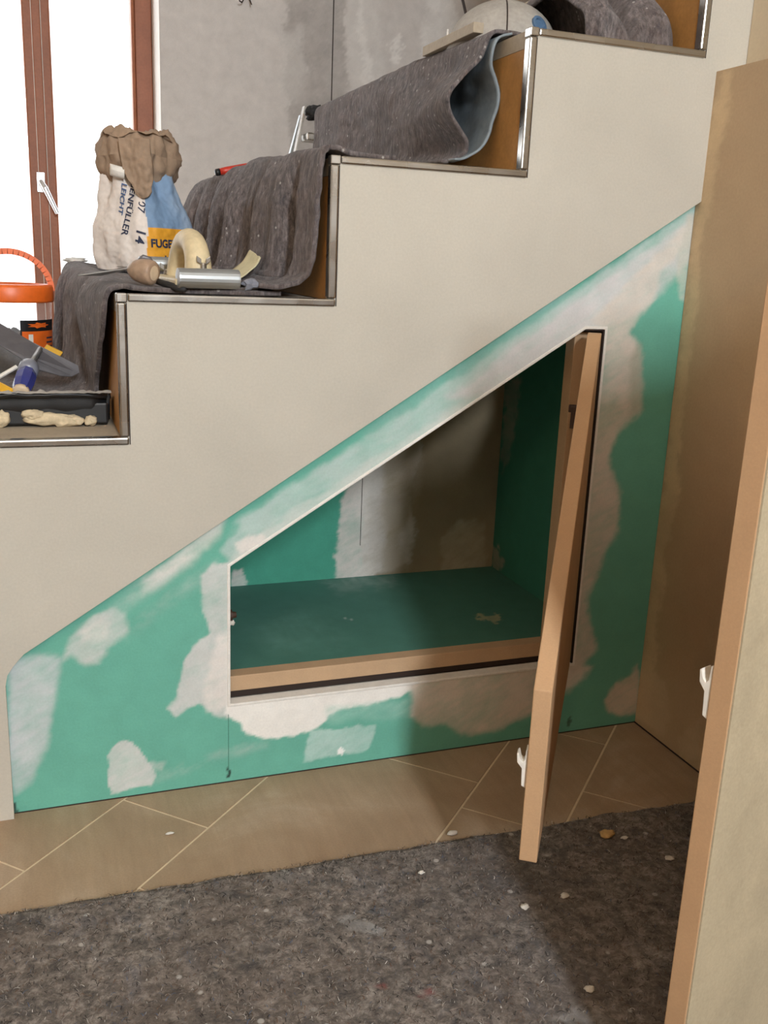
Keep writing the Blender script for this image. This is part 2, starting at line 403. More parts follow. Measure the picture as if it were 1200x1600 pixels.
f2 = MB(); f2.ring([(KX0, -3.35, KZ0), (KX1, -3.35, KZ0), (KX1, -3.35, KZ1), (KX0, -3.35, KZ1)], [(KX0+.05, -3.35, KZ0+.05), (KX1-.05, -3.35, KZ0+.05), (KX1-.05, -3.35, KZ1-.05), (KX0+.05, -3.35, KZ1-.05)], (0, .05, 0))
obj('window_frame', f2, M['window_wood'], w2)
g = MB(); g.box((KX0+.045, -3.335, KZ0+.045), (KX1-.045, -3.330, KZ1-.045)); obj('pane', g, M['glass'], w2)

# --- right wall: low box front, ledge, and the wall set back above it
def rw(a, b): return np.array((XR, .012-a*.512, ZF+b*1.011))
wr_ = MB().grid(rw, 130, 250)
o = obj('wall_right', wr_, M['tanboard']); struct(o, 'tan plasterboard wall meeting the green board at the corner')
paint(o, (190, 164, 132), [
    ([(1125, 110), (1088, 330), (990, 1128), (1010, 1130), (1106, 340), (1146, 110)], (214, 188, 150), .8, 12),
    ([(1000, 1040), (1040, 1060), (1045, 1120), (1030, 1150), (998, 1125)], (204, 180, 148), .6, 14),
    ([(1062, 1150), (1090, 1130), (1100, 1180), (1080, 1190)], (204, 180, 148), .6, 12),
    ([(1140, 480), (1200, 430), (1200, 700), (1150, 700)], (200, 170, 134), .5, 30)], wob=10, wsc=12)
e = MB(); e.box((XR-.0012, -.50, ZF), (XR+.001, .0125, ZF+.0022)); obj('floor_joint', e, M['seal'], o)
e = MB(); e.box((XR+.0005, -.50, ZF), (XR+.30, .0, .5019)); struct(obj('wall_right_body', e, M['wallupper']))
e = MB(); e.box((.872, -3.3, .503), (.93, -.001, 1.85)); struct(obj('wall_right_upper', e, M['wallupper']))
e = MB(); e.box((XR, -1.9, ZF), (XR+.30, -1.05, .5019)); struct(obj('wall_right_lower', e, M['wallupper']))
e = MB(); e.box((XR, -1.05, .42), (XR+.3, -.50, .5019)); e.box((XR+.28, -1.05, ZF), (XR+.3, -.50, .42)); struct(obj('wall_right_recess', e, M['wallupper']))

# ================================================================== STAIRCASE
stair = thing('staircase', (.5, .5, ZF), 'unfinished stepped staircase clad in beige plasterboard with metal edge strips', 'staircase')
XB0, XB1 = -1.2, 1.5
sl = .634; zd = lambda x: -.275+sl*(x+.127)
# beige side panel, stepped above, slanted below
prof = [(XB0, ZF), (XL, ZF), (XL, -.318), (XL+.003, -.303), (XL+.011, -.291), (XL+.024, zd(XL+.024)), (1.5, zd(1.5)), (1.5, 1.0)]
zt = lambda k: k*RISE
pts = [(1.5, zt(6)), (5*RUN, zt(6))]
for k in range(5, -1, -1): pts += [(k*RUN, zt(k+1)), (k*RUN, zt(k))]
# tidy duplicates
cl = []
for p in pts:
    if not cl or (abs(p[0]-cl[-1][0]) > 1e-6 or abs(p[1]-cl[-1][1]) > 1e-6): cl.append(p)
pts = cl
side = [(-1.2, ZF)]+prof[1:6]+[(1.5, zd(1.5))]+pts+[(-1.2, 0.0)]
mb = MB(); mb.prism([(x, 0.0, z) for x, z in side], (0, .0125, 0)); obj('side_panel', mb, M['stringer'], stair)
mb = MB(); mb.prism([(x, YFAR-.02, z) for x, z in ([(-1.2, ZF), (1.5, ZF)]+pts+[(-1.2, 0.0)])], (0, .02, 0)); obj('far_side_panel', mb, M['stringer'], stair)
for k in range(-1, 5):
    zk = zt(k+1); xa, xb = k*RUN, (k+1)*RUN
    if k == -1: xa = -1.2
    t = MB(); t.box((xa, .0127, zk-.022), (xb+.0125, YFAR-.021, zk-.001)); obj('tread', t, M['wood_tread'], stair)
    r = MB(); r.box((xb, .0127, zk), (xb+.0125, YFAR-.021, zk+RISE-.0225)); obj('riser', r, M['wood_riser'], stair)
    # metal edge strips on the stepped outline: one along the tread, one up the riser, a square corner piece at the nose
    x0 = -1.0 if k == -1 else xa+.0118
    e = MB(); e.box((x0, -.003, zk-.0085), (xb+.0090, .013, zk+.0012)); obj('edge_strip', e, M['alu'], stair, bevel=.0022)
    e = MB(); e.box((xb-.0012, -.003, zk+.0016), (xb+.0095, .013, zk+RISE-.0096)); obj('edge_strip', e, M['alu'], stair, bevel=.0022)
    e = MB(); e.box((xb-.0016, -.0034, zk+RISE-.0092), (xb+.0112, .0132, zk+RISE+.0016)); obj('corner_piece', e, M['alu'], stair, bevel=.0012)
    e = MB(); e.box((xb+.0096, -.0007, zk-.008), (xb+.0108, .0005, zk+RISE-.01)); obj('joint_line', e, M['seal'], stair)

# ================================================================== GREEN BOARD WALL with the slanted opening
OP = [(.1385, -.386), (.6915, -.386), (.6915, .142), (.659, .142), (.1385, -.182)]     # counter-clockwise
bm = bmesh.new()
nx, nz = 330, 290
X = np.linspace(XL-.002, XR+.001, nx); Z = np.linspace(ZF, .345, nz)
vs = [[bm.verts.new((x, YG, z)) for x in X] for z in Z]
for j in range(nz-1):
    for i in range(nx-1):
        if Z[j] < zd(X[i+1])+.03: bm.faces.new((vs[j][i], vs[j][i+1], vs[j+1][i+1], vs[j+1][i]))
for i in range(5):
    a, b = OP[i], OP[(i+1) % 5]; d = Vector((b[0]-a[0], 0, b[1]-a[1])); nrm = Vector((d.z, 0, -d.x)).normalized()
    bmesh.ops.bisect_plane(bm, geom=bm.verts[:]+bm.edges[:]+bm.faces[:], plane_co=(a[0], YG, a[1]), plane_no=nrm)
def inside(x, z):
    for i in range(5):
        a, b = OP[i], OP[(i+1) % 5]
        if (b[0]-a[0])*(z-a[1])-(b[1]-a[1])*(x-a[0]) < 0: return False
    return True
kill = [f for f in bm.faces if inside(f.calc_center_median().x, f.calc_center_median().z)]
bmesh.ops.delete(bm, geom=kill, context='FACES')
bmesh.ops.delete(bm, geom=[v for v in bm.verts if not v.link_faces], context='VERTS')
gw = MB(); bm.verts.index_update(); gw.add([v.co for v in bm.verts], [tuple(v.index for v in f.verts) for f in bm.faces]); bm.free()
wall = obj('wall_front', gw, M['painted']); struct(wall, 'green moisture-resistant plasterboard wall with white filler patches below the stairs')
W_ = (226, 220, 214); W2 = (202, 205, 202); PG = (176, 200, 194); G = (104, 174, 155)
paint(wall, G, [
    ([(370, 812), (640, 640), (760, 555), (1090, 318), (1095, 345), (940, 505), (915, 515), (640, 700), (362, 885), (345, 860)], (176, 198, 192), .9, 12),
    ([(360, 870), (380, 850), (640, 682), (780, 590), (915, 500), (930, 520), (640, 706), (362, 892)], (200, 206, 200), .75, 14),
    ([(700, 620), (760, 572), (900, 470), (1075, 345), (1088, 345), (1085, 400), (1000, 490), (930, 520), (760, 625)], (206, 204, 204), .8, 16),
    ([(560, 690), (640, 640), (780, 545), (900, 455), (880, 450), (760, 540), (600, 650)], (140, 180, 172), .5, 14),
    ([(225, 905), (330, 820), (352, 812), (345, 835), (300, 880), (262, 905), (220, 930)], W_, .62, 16),
    ([(130, 985), (225, 905), (300, 885), (230, 930), (170, 975)], W2, .35, 22),
    ([(352, 822), (375, 815), (368, 835), (345, 845)], G, .7, 8),
    ([(365, 850), (385, 838), (410, 835), (415, 845), (395, 858), (372, 868)], W_, .8, 8),
    ([(12, 1037), (60, 1022), (92, 1025), (88, 1080), (76, 1150), (62, 1190), (52, 1215), (32, 1232), (22, 1240), (12, 1200)], (196, 202, 204), .78, 16),
    ([(110, 995), (150, 962), (183, 950), (197, 956), (203, 985), (186, 1000), (170, 1015), (156, 1040), (132, 1040), (112, 1022), (96, 1030)], W2, .76, 12),
    ([(120, 985), (150, 968), (172, 975), (165, 1000), (130, 1000)], W_, .5, 22),
    ([(190, 985), (260, 930), (340, 880), (335, 895), (262, 950), (200, 1000)], W2, .25, 24),
    ([(314, 898), (330, 882), (360, 878), (362, 1104), (386, 1122), (345, 1118), (328, 1112), (312, 1098), (296, 1105), (278, 1119), (262, 1106), (276, 1090), (283, 1045), (300, 1012), (326, 990), (318, 955)], W2, .86, 6),
    ([(340, 990), (360, 985), (362, 1100), (325, 1110), (315, 1085), (330, 1040)], W_, .75, 14),
    ([(356, 1098), (640, 1062), (645, 1078), (575, 1103), (540, 1108), (515, 1118), (498, 1136), (455, 1150), (412, 1155), (386, 1148), (374, 1128), (350, 1112)], (240, 236, 230), .98, 6),
    ([(485, 1142), (587, 1132), (578, 1168), (566, 1176), (475, 1190)], (176, 206, 198), .8, 4),
    ([(506, 1106), (640, 1092), (640, 1118), (510, 1130)], (160, 204, 190), .45, 14),
    ([(636, 1062), (890, 1030), (925, 1040), (910, 1060), (880, 1085), (845, 1108), (800, 1128), (760, 1144), (722, 1150), (695, 1132), (660, 1135), (640, 1118), (645, 1090)], (220, 212, 202), .86, 12),
    ([(193, 1155), (203, 1156), (218, 1168), (236, 1190), (245, 1206), (243, 1226), (172, 1238), (168, 1182), (176, 1165)], W2, .88, 3),
    ([(225, 1190), (258, 1188), (256, 1200), (240, 1200)], W2, .5, 8),
    ([(230, 1210), (330, 1175), (420, 1160), (420, 1170), (330, 1190), (240, 1225)], W2, .16, 16),
    ([(945, 515), (925, 500), (985, 440), (1085, 335), (1080, 360), (1058, 398), (1032, 425), (1022, 468), (1000, 492), (985, 520), (1002, 545), (1005, 600), (1002, 640), (968, 676), (952, 720), (968, 760), (966, 830), (946, 862), (930, 900), (918, 960), (932, 1015), (900, 1052), (880, 1045), (893, 1035)], (212, 204, 194), .84, 12),
    ([(946, 1092), (962, 1066), (982, 1052), (998, 1038), (996, 1114), (968, 1120), (952, 1112)], (212, 202, 188), .8, 9),
    ([(1074, 336), (1086, 335), (1078, 478), (1064, 468), (1056, 430), (1058, 400)], (196, 196, 186), .75, 7),
    ([(985, 560), (1002, 540), (1006, 640), (985, 650)], (150, 160, 140), .4, 14),
    ([(526, 1172), (534, 1168), (541, 1175), (535, 1182), (528, 1181)], (245, 245, 242), .98, 1.5),
    ([(355, 1200), (358, 1200), (358.5, 1216), (355, 1216)], (30, 30, 28), .95, 1.4),
    ([(20, 1254), (24, 1254), (25, 1272), (20, 1272)], (36, 34, 32), .9, 1.5),
    ([(888, 1128), (892, 1110), (893, 1132), (889, 1136)], (50, 46, 40), .7, 2)], wob=4, wsc=20)
ja = on(357, 1160, 1, YG); e = MB(); e.box((ja[0]-.0004, YG-.0003, ZF+.012), (ja[0]+.0004, YG+.001, -.402)); obj('board_joint', e, M['joint'], wall)
e = MB()
def xz(P, y): return [(x, y, z) for x, z in P]
e.ring(xz(offset_poly(OP, -.0045), .0118), xz(OP, .0118), (0, .0205, 0))
obj('corner_bead', e, M['bead'], wall, bevel=.0012)
e = MB(); e.box((XL-.0015, .0125, ZF), (XR, .0165, ZF+.0016)); obj('floor_joint', e, M['seal'], wall)
# door frame set back in the opening
frm = thing('hatch_lining', (.41, .045, -.386), 'raw wooden rails with dark seal lining the bottom and right of the slanted opening', 'lining')
e = MB(); e.box((.1385, .0335, -.386), (.6915, .045, -.3768)); obj('seal', e, M['seal'], frm)
e = MB(); e.box((.6812, .0335, -.3768), (.6915, .045, .142)); e.box((.640, .0335, .138), (.6812, .045, .142)); obj('seal', e, M['seal'], frm)
e = MB(); e.box((.6888, .0128, -.3858), (.6918, .0334, .1416)); obj('seal', e, M['seal'], frm)
e = MB(); e.box((.6590, .0128, .1398), (.6886, .0334, .1416)); obj('seal', e, M['seal'], frm)
e = MB(); e.box((.125, .0325, -.3766), (.681, .0565, -.3535)); obj('frame_rail', e, M['frame'], frm, bevel=.001)
e = MB(); e.box((.654, .0325, -.3533), (.681, .0565, .137)); obj('frame_rail', e, M['frame'], frm, bevel=.001)
q = on(366, 958, 1, .03)
e = MB(); e.lathe((.1385, .024, q[2]), (1, 0, 0), [(0, .008), (.004, .008), (.0045, .005), (.010, .004)], 16); so = obj('latch_plug', e, M['dark_brown'], frm); so['label'] = 'dark brown latch plug'
e = MB(); e.blob((.1425, .022, q[2]-.011), (.004, .003, .004), .5, 90, 2); obj('filler_dab', e, M['crumb'], frm)
q = on(886, 690, 1, .036)

# --- inside the cupboard
YB, ZN, XN = .42, -.357, .745
def nb(a, b):
    x = .08+a*(XN-.08+.002); return np.array((x, YB, ZN-.001+b*(min(.20, zd(x)-.02)-ZN)))
o = obj('wall_niche_back', MB().grid(nb, 200, 160), M['painted']); struct(o, 'back wall inside the cupboard, green board meeting a beige panel')
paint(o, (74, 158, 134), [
    ([(565, 600), (900, 500), (900, 900), (565, 905)], (160, 142, 116), .97, 3),
    ([(548, 745), (566, 720), (600, 690), (640, 640), (660, 700), (640, 760), (650, 830), (640, 880), (560, 908), (525, 908), (523, 880), (532, 800), (538, 765)], (214, 206, 198), .9, 7),
    ([(600, 690), (660, 640), (660, 760), (625, 850), (640, 890), (600, 900)], (178, 164, 142), .7, 16),
    ([(715, 815), (755, 815), (760, 890), (690, 898), (690, 840)], (190, 176, 152), .6, 10),
    ([(362, 892), (378, 890), (386, 910), (380, 925), (362, 926)], (214, 210, 204), .85, 4),
    ], wob=5, wsc=26)
ja = on(564.5, 800, 1, YB)
e = MB(); e.box((ja[0]-.0006, YB-.0004, -.295), (ja[0]+.0006, YB+.001, .1)); obj('board_joint', e, M['seal'], o)
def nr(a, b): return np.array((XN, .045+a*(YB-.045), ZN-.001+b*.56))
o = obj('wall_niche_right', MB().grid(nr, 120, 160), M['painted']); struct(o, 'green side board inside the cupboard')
paint(o, (64, 134, 114), [  # same green board as outside, darkened: the niche shade is in this colour
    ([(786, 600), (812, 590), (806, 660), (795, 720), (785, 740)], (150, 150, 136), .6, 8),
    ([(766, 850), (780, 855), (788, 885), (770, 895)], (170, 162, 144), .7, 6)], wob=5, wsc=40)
e = MB(); e.box((.08, .0575, ZN-.02), (XN+.012, YB, ZN))
o = obj('floor_niche', MB().grid(lambda a, b: np.array((.08+a*(XN-.08), .05+b*(YB-.05), ZN)), 160, 90), M['painted']); struct(o, 'dusty green board floor of the cupboard')
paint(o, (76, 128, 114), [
    ([(745, 960), (770, 958), (786, 966), (775, 974), (750, 970)], (186, 178, 140), .8, 3),
    ([(500, 905), (620, 898), (615, 915), (530, 925)], (150, 170, 160), .4, 20),
    ([(538, 963), (546, 962), (547, 968), (539, 968)], (220, 220, 214), .9, 1.5),
    ([(390, 985), (470, 960), (540, 1000), (430, 1020)], (110, 160, 146), .35, 40)], wob=8, wsc=40)
e = MB(); e.box((XN+.001, .03, ZF), (XN+.013, YB+.012, .25)); e.prism([(.07, YB+.001, ZF), (XN+.013, YB+.001, ZF), (XN+.013, YB+.001, zd(XN)-.02), (.07, YB+.001, zd(.07)-.02)], (0, .012, 0)); e.box((.07, .05, ZF), (XN, YB, ZN-.002)); e.box((.066, .03, ZF), (.079, YB+.012, -.17))
struct(obj('wall_niche_shell', e, M['stringer']))
e = MB(); e.prism([(.06, .03, zd(.06)-.045), (.80, .03, zd(.80)-.045), (.80, .03, zd(.80)-.03), (.06, .03, zd(.06)-.03)], (0, YB, 0)); struct(obj('ceiling_niche', e, M['stringer']))

# ================================================================== THE OPEN CUPBOARD DOOR
A = np.array((.6695, .004)); B = np.array((.3655, -.4425)); dr = (B-A)/np.linalg.norm(B-A); nr_ = np.array((-dr[1], dr[0])); Wd = np.linalg.norm(B-A)
TH = .019
# outer face normal points towards the right / viewer
no = nr_ if nr_[0] > 0 else -nr_
def dpt(w, z, t):
    p = A+dr*w+no*t; return (p[0], p[1], z)
DO = [(0, -.381), (Wd, -.381), (Wd, -.184), (.024, .138), (0, .138)]
door = thing('cupboard_hatch', (A[0], A[1], -.381), 'slant-topped tan door standing open from the green wall opening', 'door')
e = MB(); e.prism([dpt(w, z, -TH/2) for w, z in DO], (no[0]*TH, no[1]*TH, 0)); obj('leaf', e, M['mdf_edge'], door, bevel=.0012)
def catch(parent, P, dirn, nrm, z):
    """white plastic hook catch standing on the inner face by the free edge"""
    P = np.array((P[0], P[1])); c = MB()
    ax = np.array((dirn[0], dirn[1], 0)); ay = np.array((nrm[0], nrm[1], 0)); az = np.array((0, 0, 1.0))
    b0 = np.array((P[0], P[1], z))
    out = [(0, -.026), (.0045, -.024), (.0055, -.004), (.0105, .002), (.0115, .012), (.0095, .0135), (.0075, .006), (.005, .0035), (.0028, .006), (.0022, .018), (0, .018)]
    c.prism([b0+ay*u+az*v-ax*.012 for u, v in out], ax*.012)
    o = obj('catch', c, M['white_plastic'], parent, bevel=.0006); o['label'] = 'white plastic hook catch'; return o
pz = -.272
pc = A+dr*(Wd-.004)-no*TH/2; catch(door, pc, dr, -no, pz)
q = A+dr*.045-no*(TH/2)
hz = .02
e = MB(); e.obox((q[0]-no[0]*.006, q[1]-no[1]*.006, hz), (dr[0]*.009, dr[1]*.009, 0), (no[0]*.006, no[1]*.006, 0), (0, 0, .016)); e.obox((q[0]-no[0]*.010, q[1]-no[1]*.010, hz+.012), (dr[0]*.006, dr[1]*.006, 0), (no[0]*.006, no[1]*.006, 0), (0, 0, .005))
obj('hinge', e, M['dark_brown'], door, bevel=.001)
e = MB(); e.obox((q[0]-no[0]*.006, q[1]-no[1]*.006, -.30), (dr[0]*.009, dr[1]*.009, 0), (no[0]*.006, no[1]*.006, 0), (0, 0, .016)); obj('hinge', e, M['dark_brown'], door, bevel=.001)

# second door leaf, close to the viewer
E0 = np.array((.375, -.668)); ang = math.radians(18.5); d2 = np.array((math.cos(ang), math.sin(ang))); n2 = np.array((d2[1], -d2[0])); W2d = (.818-E0[0])/d2[0]
door2 = thing('board_hatch', (E0[0], E0[1], -.4985), 'tall upright tan-edged board door cut off at the right of the photo', 'door')
ZT = .315
e = MB()
z0 = -.4985
c0 = E0; P8 = [(c0[0], c0[1], z0), (c0[0]+d2[0]*W2d, c0[1]+d2[1]*W2d, z0), (c0[0]+d2[0]*W2d, c0[1]+d2[1]*W2d, ZT), (c0[0], c0[1], ZT)]
e.prism([(x-n2[0]*.0, y-n2[1]*.0, z) for x, y, z in P8], (n2[0]*TH, n2[1]*TH, 0)); leaf = obj('leaf', e, M['mdf_edge'], door2, bevel=.001)
e = MB(); e.prism([(x+n2[0]*(TH-.0002)+d2[0]*.0006*(1 if i in (0, 3) else -1), y+n2[1]*(TH-.0002)+d2[1]*.0006*(1 if i in (0, 3) else -1), z) for i, (x, y, z) in enumerate(P8)], (n2[0]*.0016, n2[1]*.0016, 0)); fo = obj('facing', e, M['mdf_pale'], door2); fo['label'] = 'pale mottled outer facing'
catch(door2, E0+d2*.001, -d2, -n2, -.080)
hq = E0+d2*(W2d-.003)
for hz_ in (-.25, .12):
    e = MB(); e.box((hq[0]-.004, hq[1]-.006, hz_), (hq[0]+.008, hq[1]+.006, hz_+.05)); obj('hinge', e, M['dark_brown'], door2)

# ================================================================== FELT ON THE FLOOR
def ff(a, b):
    x = -.75+a*1.565; yb = -.202-.027*(x+.166)/.93
    y = yb+.004*noise.noise(Vector((x*30, 1, 0)))+.005*noise.noise(Vector((x*9, 4, 0)))
    y = y*(1-b)+(-2.2)*b if b > .0 else y
    y = yb+(y-yb)
    z = ZF+.0075+.0022*noise.fractal(Vector((x*9, y*9, 0)), .7, 2, 4)+.0012*noise.noise(Vector((x*60, y*60, 2)))
    if b < .004: z = ZF+.003
    return np.array((x, y, z))
def ffw(a, b): return ff(a, b**1.8)
ft = obj('floor_felt', MB().grid(ffw, 330, 260), M['felt_floor'], smooth=True, solid=.004)
tag(ft, 'mottled grey recycled-fibre felt sheet covering the tiled floor', 'felt')
sm = (176, 172, 168)
paint(ft, (90, 84, 80), [
    ([(524, 1438), (545, 1428), (590, 1447), (606, 1458), (592, 1465), (560, 1455), (530, 1448)], (190, 188, 186), .75, 5),
    ([(985, 1378), (1000, 1370), (1030, 1390), (1062, 1412), (1060, 1420), (1035, 1408), (1000, 1395)], (160, 152, 146), .6, 7),
    ([(415, 1375), (445, 1362), (462, 1370), (440, 1382)], (170, 164, 158), .6, 6),
    ([(860, 1590), (900, 1578), (950, 1590), (960, 1600), (860, 1600)], (170, 166, 162), .6, 8),
    ([(215, 1500), (250, 1492), (252, 1502), (225, 1512)], (160, 152, 146), .5, 6),
    ([(590, 1540), (604, 1538), (606, 1548), (592, 1550)], (180, 44, 40), .6, 3), ([(656, 1545), (676, 1542), (678, 1556), (662, 1560)], (186, 40, 44), .8, 4),
    ([(335, 1510), (348, 1510), (348, 1519), (337, 1520)], (206, 190, 172), .9, 2.5),
    ([(570, 1425), (600, 1415), (610, 1430), (580, 1435)], (90, 108, 128), .5, 8),
    ([(780, 1500), (900, 1480), (960, 1560), (860, 1570)], (150, 146, 146), .2, 60)], wob=7, wsc=60, alpha0=0)
fb = MB(); rnd = random.Random(11)
FM = [plain('pale_fibre', (150, 142, 135), .9), plain('dark_fibre', (42, 39, 38), .9), plain('brown_fibre', (104, 80, 64), .9), plain('blue_fibre', (86, 98, 120), .9), plain('white_fleck', (214, 210, 204), .9)]
for i in range(16000):
    x = rnd.uniform(-.30, .81); yb = -.208-.027*(x+.166)/.93; y = yb-abs(rnd.random())**1.25*.62
    an = rnd.gauss(.5, 1.2); Lf = rnd.uniform(.002, .0075); w = rnd.uniform(.00016, .00040); cv = rnd.uniform(-1.1, 1.1)
    mi = rnd.choices((0, 1, 2, 3, 4), (40, 34, 18, 6, 2))[0]
    z = ZF+.0106+.0022*noise.fractal(Vector((x*9, y*9, 0)), .7, 2, 4)+.0012*noise.noise(Vector((x*60, y*60, 2)))
    P = []
    for k in range(4):
        t_ = an+cv*k/3; P += [(x-w*math.sin(t_), y+w*math.cos(t_), z+(.0012 if k in (1, 2) else 0)), (x+w*math.sin(t_), y-w*math.cos(t_), z+(.0012 if k in (1, 2) else 0))]
        x += math.cos(t_)*Lf/3; y += math.sin(t_)*Lf/3
    fb.add(P, [(0, 1, 3, 2), (2, 3, 5, 4), (4, 5, 7, 6)], mi)
fo_ = obj('loose_fibres', fb, FM, ft); fo_['kind'] = 'stuff'
def crumb(px, py, r, m, label, flat=.55):
    c = on(px, py, 2, ZF+.009); b = MB(); b.blob((c[0], c[1], ZF+.0105+r*flat*.5), (r, r*.7, r*flat*.7), .5, 97, 3)
    tag(obj('plaster_crumb', b, m, smooth=True), label, 'crumb', 'crumbs lying on the floor felt')
crumb(948, 1307, .011, M['crumb_tan'], 'largest tan crumb on the felt right of the open door foot', .5)
crumb(976, 1311, .005, M['crumb'], 'small grey flake just right of the tan crumb', .3)
crumb(1046, 1343, .0065, M['crumb'], 'pale flake on the felt near the board door', .25)
crumb(882, 1403, .0055, M['crumb'], 'white crumb on the felt below the open door, upper of two', .6)
crumb(820, 1420, .0055, M['crumb'], 'white crumb on the felt below the open door foot, lower of two', .6)
crumb(921, 1549, .006, M['crumb'], 'white crumb on the felt close to the lower picture edge', .6)
crumb(658, 1366, .004, M['crumb'], 'small round pale crumb on the felt near its tile-side edge', .6)
c = on(707, 1303, 2, ZF+.002); b = MB(); b.blob((c[0], c[1], ZF+.0035), (.008, .004, .003), .4, 61, 2); tag(obj('plaster_crumb', b, M['crumb'], smooth=True), 'white plaster chip on the tiles at the felt edge', 'crumb')
c = on(265, 1302, 2, ZF+.002); b = MB(); b.blob((c[0], c[1], ZF+.002), (.006, .002, .0015), .4, 61, 2); tag(obj('plaster_crumb', b, M['crumb'], smooth=True), 'thin white shaving on the brown tile at the left', 'crumb')

# ================================================================== FELT ON THE STAIRS
def nz3(x, y, z): return noise.noise(Vector((x, y, z)))
def smooth(a, b, t):
    t = min(1, max(0, (t-a)/(b-a))); return t*t*(3-2*t)
def poly_at(P, t):
    """point at parameter t along a 2-D polyline with rounded walk (Catmull-Rom)"""
    n = len(P)-1; u = min(max(t, 0), 1)*n; i = min(int(u), n-1); f = u-i
    p = [np.array(P[min(max(k, 0), n)], float) for k in (i-1, i, i+1, i+2)]
    return .5*((2*p[1])+(-p[0]+p[2])*f+(2*p[0]-5*p[1]+4*p[2]-p[3])*f*f+(-p[0]+3*p[1]-3*p[2]+p[3])*f**3)
# riser B (from tread C down to tread B)
PBn = [(.36, .356), (.30, .357), (.272, .361), (.257, .353), (.253, .31), (.252, .26), (.248, .215), (.236, .195), (.210, .188), (.185, .188)]
PBf = [(.36, .368), (.30, .370), (.266, .372), (.245, .360), (.228, .31), (.222, .26), (.212, .215), (.205, .203), (.192, .198), (.180, .197)]
def feltB(a, b):
    y = .010+.93*a+.015*(1-smooth(0, .25, b))*(1-a)
    P = poly_at(PBn, b)*(1-smooth(0, .35, a))+poly_at(PBf, b)*smooth(0, .35, a)
    hang = smooth(.25, .5, b)
    wv = .011*math.sin(y*38+1.2*nz3(y*3, 0, 0))+.007*math.sin(y*83+2)
    P = P+np.array((-1, 0))*hang*(wv+.004)*smooth(0, .12, a)
    yy = y+.006*nz3(b*5, y*8, 3)+smooth(.35, 1, b)*.03*(1-a)**3
    r = .004*nz3(y*24, b*14, 5)
    return np.array((P[0]-abs(r), yy, P[1]+abs(r)*.6+.006*(1-hang)*nz3(y*12, P[0]*20, 1)*smooth(0.02, .2, a)))
o = obj('stair_felt', MB().grid(feltB, 150, 90), M['felt'], smooth=True, solid=.006)
tag(o, 'grey fibre felt hanging in folds over the middle step behind the cream sander', 'felt', 'felt sheets on the stairs')
# riser A (from tread B down to tread A)
PA = [(.215, .1785), (.15, .1785), (.05, .179), (.006, .182), (-.010, .170), (-.014, .12), (-.016, .06), (-.020, .022), (-.045, .010), (-.12, .008), (-.30, .008)]
PAf = [(.215, .181), (.15, .184), (.03, .190), (-.012, .195), (-.026, .178), (-.024, .12), (-.034, .06), (-.052, .024), (-.085, .012), (-.15, .010), (-.30, .009)]
def feltA(a, b):
    y = .035+.92*a+.15*smooth(.42, .66, b)*(1-a)+.02*(1-smooth(.2, .35, b))*(1-a)
    k = smooth(0, .7, a)
    P = poly_at(PA, b)*(1-k)+poly_at(PAf, b)*k
    hang = smooth(.32, .5, b)*(1-smooth(.68, .95, b))
    wv = (.016*math.sin(y*27+b*3.5+.8*nz3(y*3, 2, 0))+.007*math.sin(y*61+1+b*5))*(1-smooth(.8, 1, a)*.8)
    P = P+np.array((-1, 0))*hang*(wv+.006)*smooth(.06, .3, a)
    r = .003*nz3(y*22, b*16, 9)
    bump_ = .006*(1-smooth(.25, .4, b))*abs(nz3(y*7, P[0]*12, 4))*smooth(.1, .3, a)
    return np.array((P[0]-abs(r)*hang, y+.010*nz3(b*6, y*4, 7), P[1]+bump_+abs(r)*.5))
o = obj('stair_felt', MB().grid(feltA, 150, 110), M['felt'], smooth=True, solid=.006)
tag(o, 'grey fibre felt draped over the lowest step under the paper sack', 'felt', 'felt sheets on the stairs')
# riser C with the curling end
PCn = [(.560, .536), (.535, .537), (.512, .532), (.500, .500), (.474, .474), (.457, .450), (.461, .427), (.477, .407), (.488, .390), (.484, .376), (.466, .3665), (.452, .366)]
PCf = [(.560, .540), (.535, .544), (.514, .541), (.504, .505), (.502, .474), (.500, .450), (.499, .427), (.497, .405), (.492, .388), (.484, .376), (.470, .3675), (.455, .367)]
def feltC(a, b):
    y = .085+.86*a
    k = smooth(0, .42, a)
    P = poly_at(PCn, b)*(1-k)+poly_at(PCf, b)*k
    hang = smooth(.15, .35, b)*(1-smooth(.8, 1, b))
    P = P+np.array((-1, 0))*hang*(.006*math.sin(y*17+b*3)+.005*math.sin(y*46+b*1.5)*a)
    r = .003*nz3(y*20, b*12, 19)
    return np.array((P[0]-r, y+.01*nz3(b*4, 0, 2)*(1-a)+.012*smooth(.3, .7, b)*(1-a)**6, P[1]+r*.4))
fC = thing('stair_felt', (.5, .5, .36), 'grey fibre felt on the upper step with an S-curled end showing its blue-grey backing', 'felt', 'felt sheets on the stairs')
obj('felt_sheet', MB().grid(feltC, 140, 110), M['felt'], fC, smooth=True, solid=.005)
PCb = [(.540, .5335), (.518, .526), (.512, .497), (.519, .474), (.5245, .452), (.519, .425), (.513, .404), (.500, .380), (.480, .3685), (.464, .3665)]
def feltCb(a, b):
    y = .079+.30*a; P = poly_at(PCb, b); r = .003*nz3(y*20, b*9, 29)
    return np.array((P[0]+.004*a-r, y-.004+.004*nz3(b*5, 3, 3), P[1]+r*.3))
oo = obj('backing_film', MB().grid(feltCb, 50, 70), M['felt_film'], fC, smooth=True, solid=.003); oo['label'] = 'blue-grey film backing folded behind the curl'
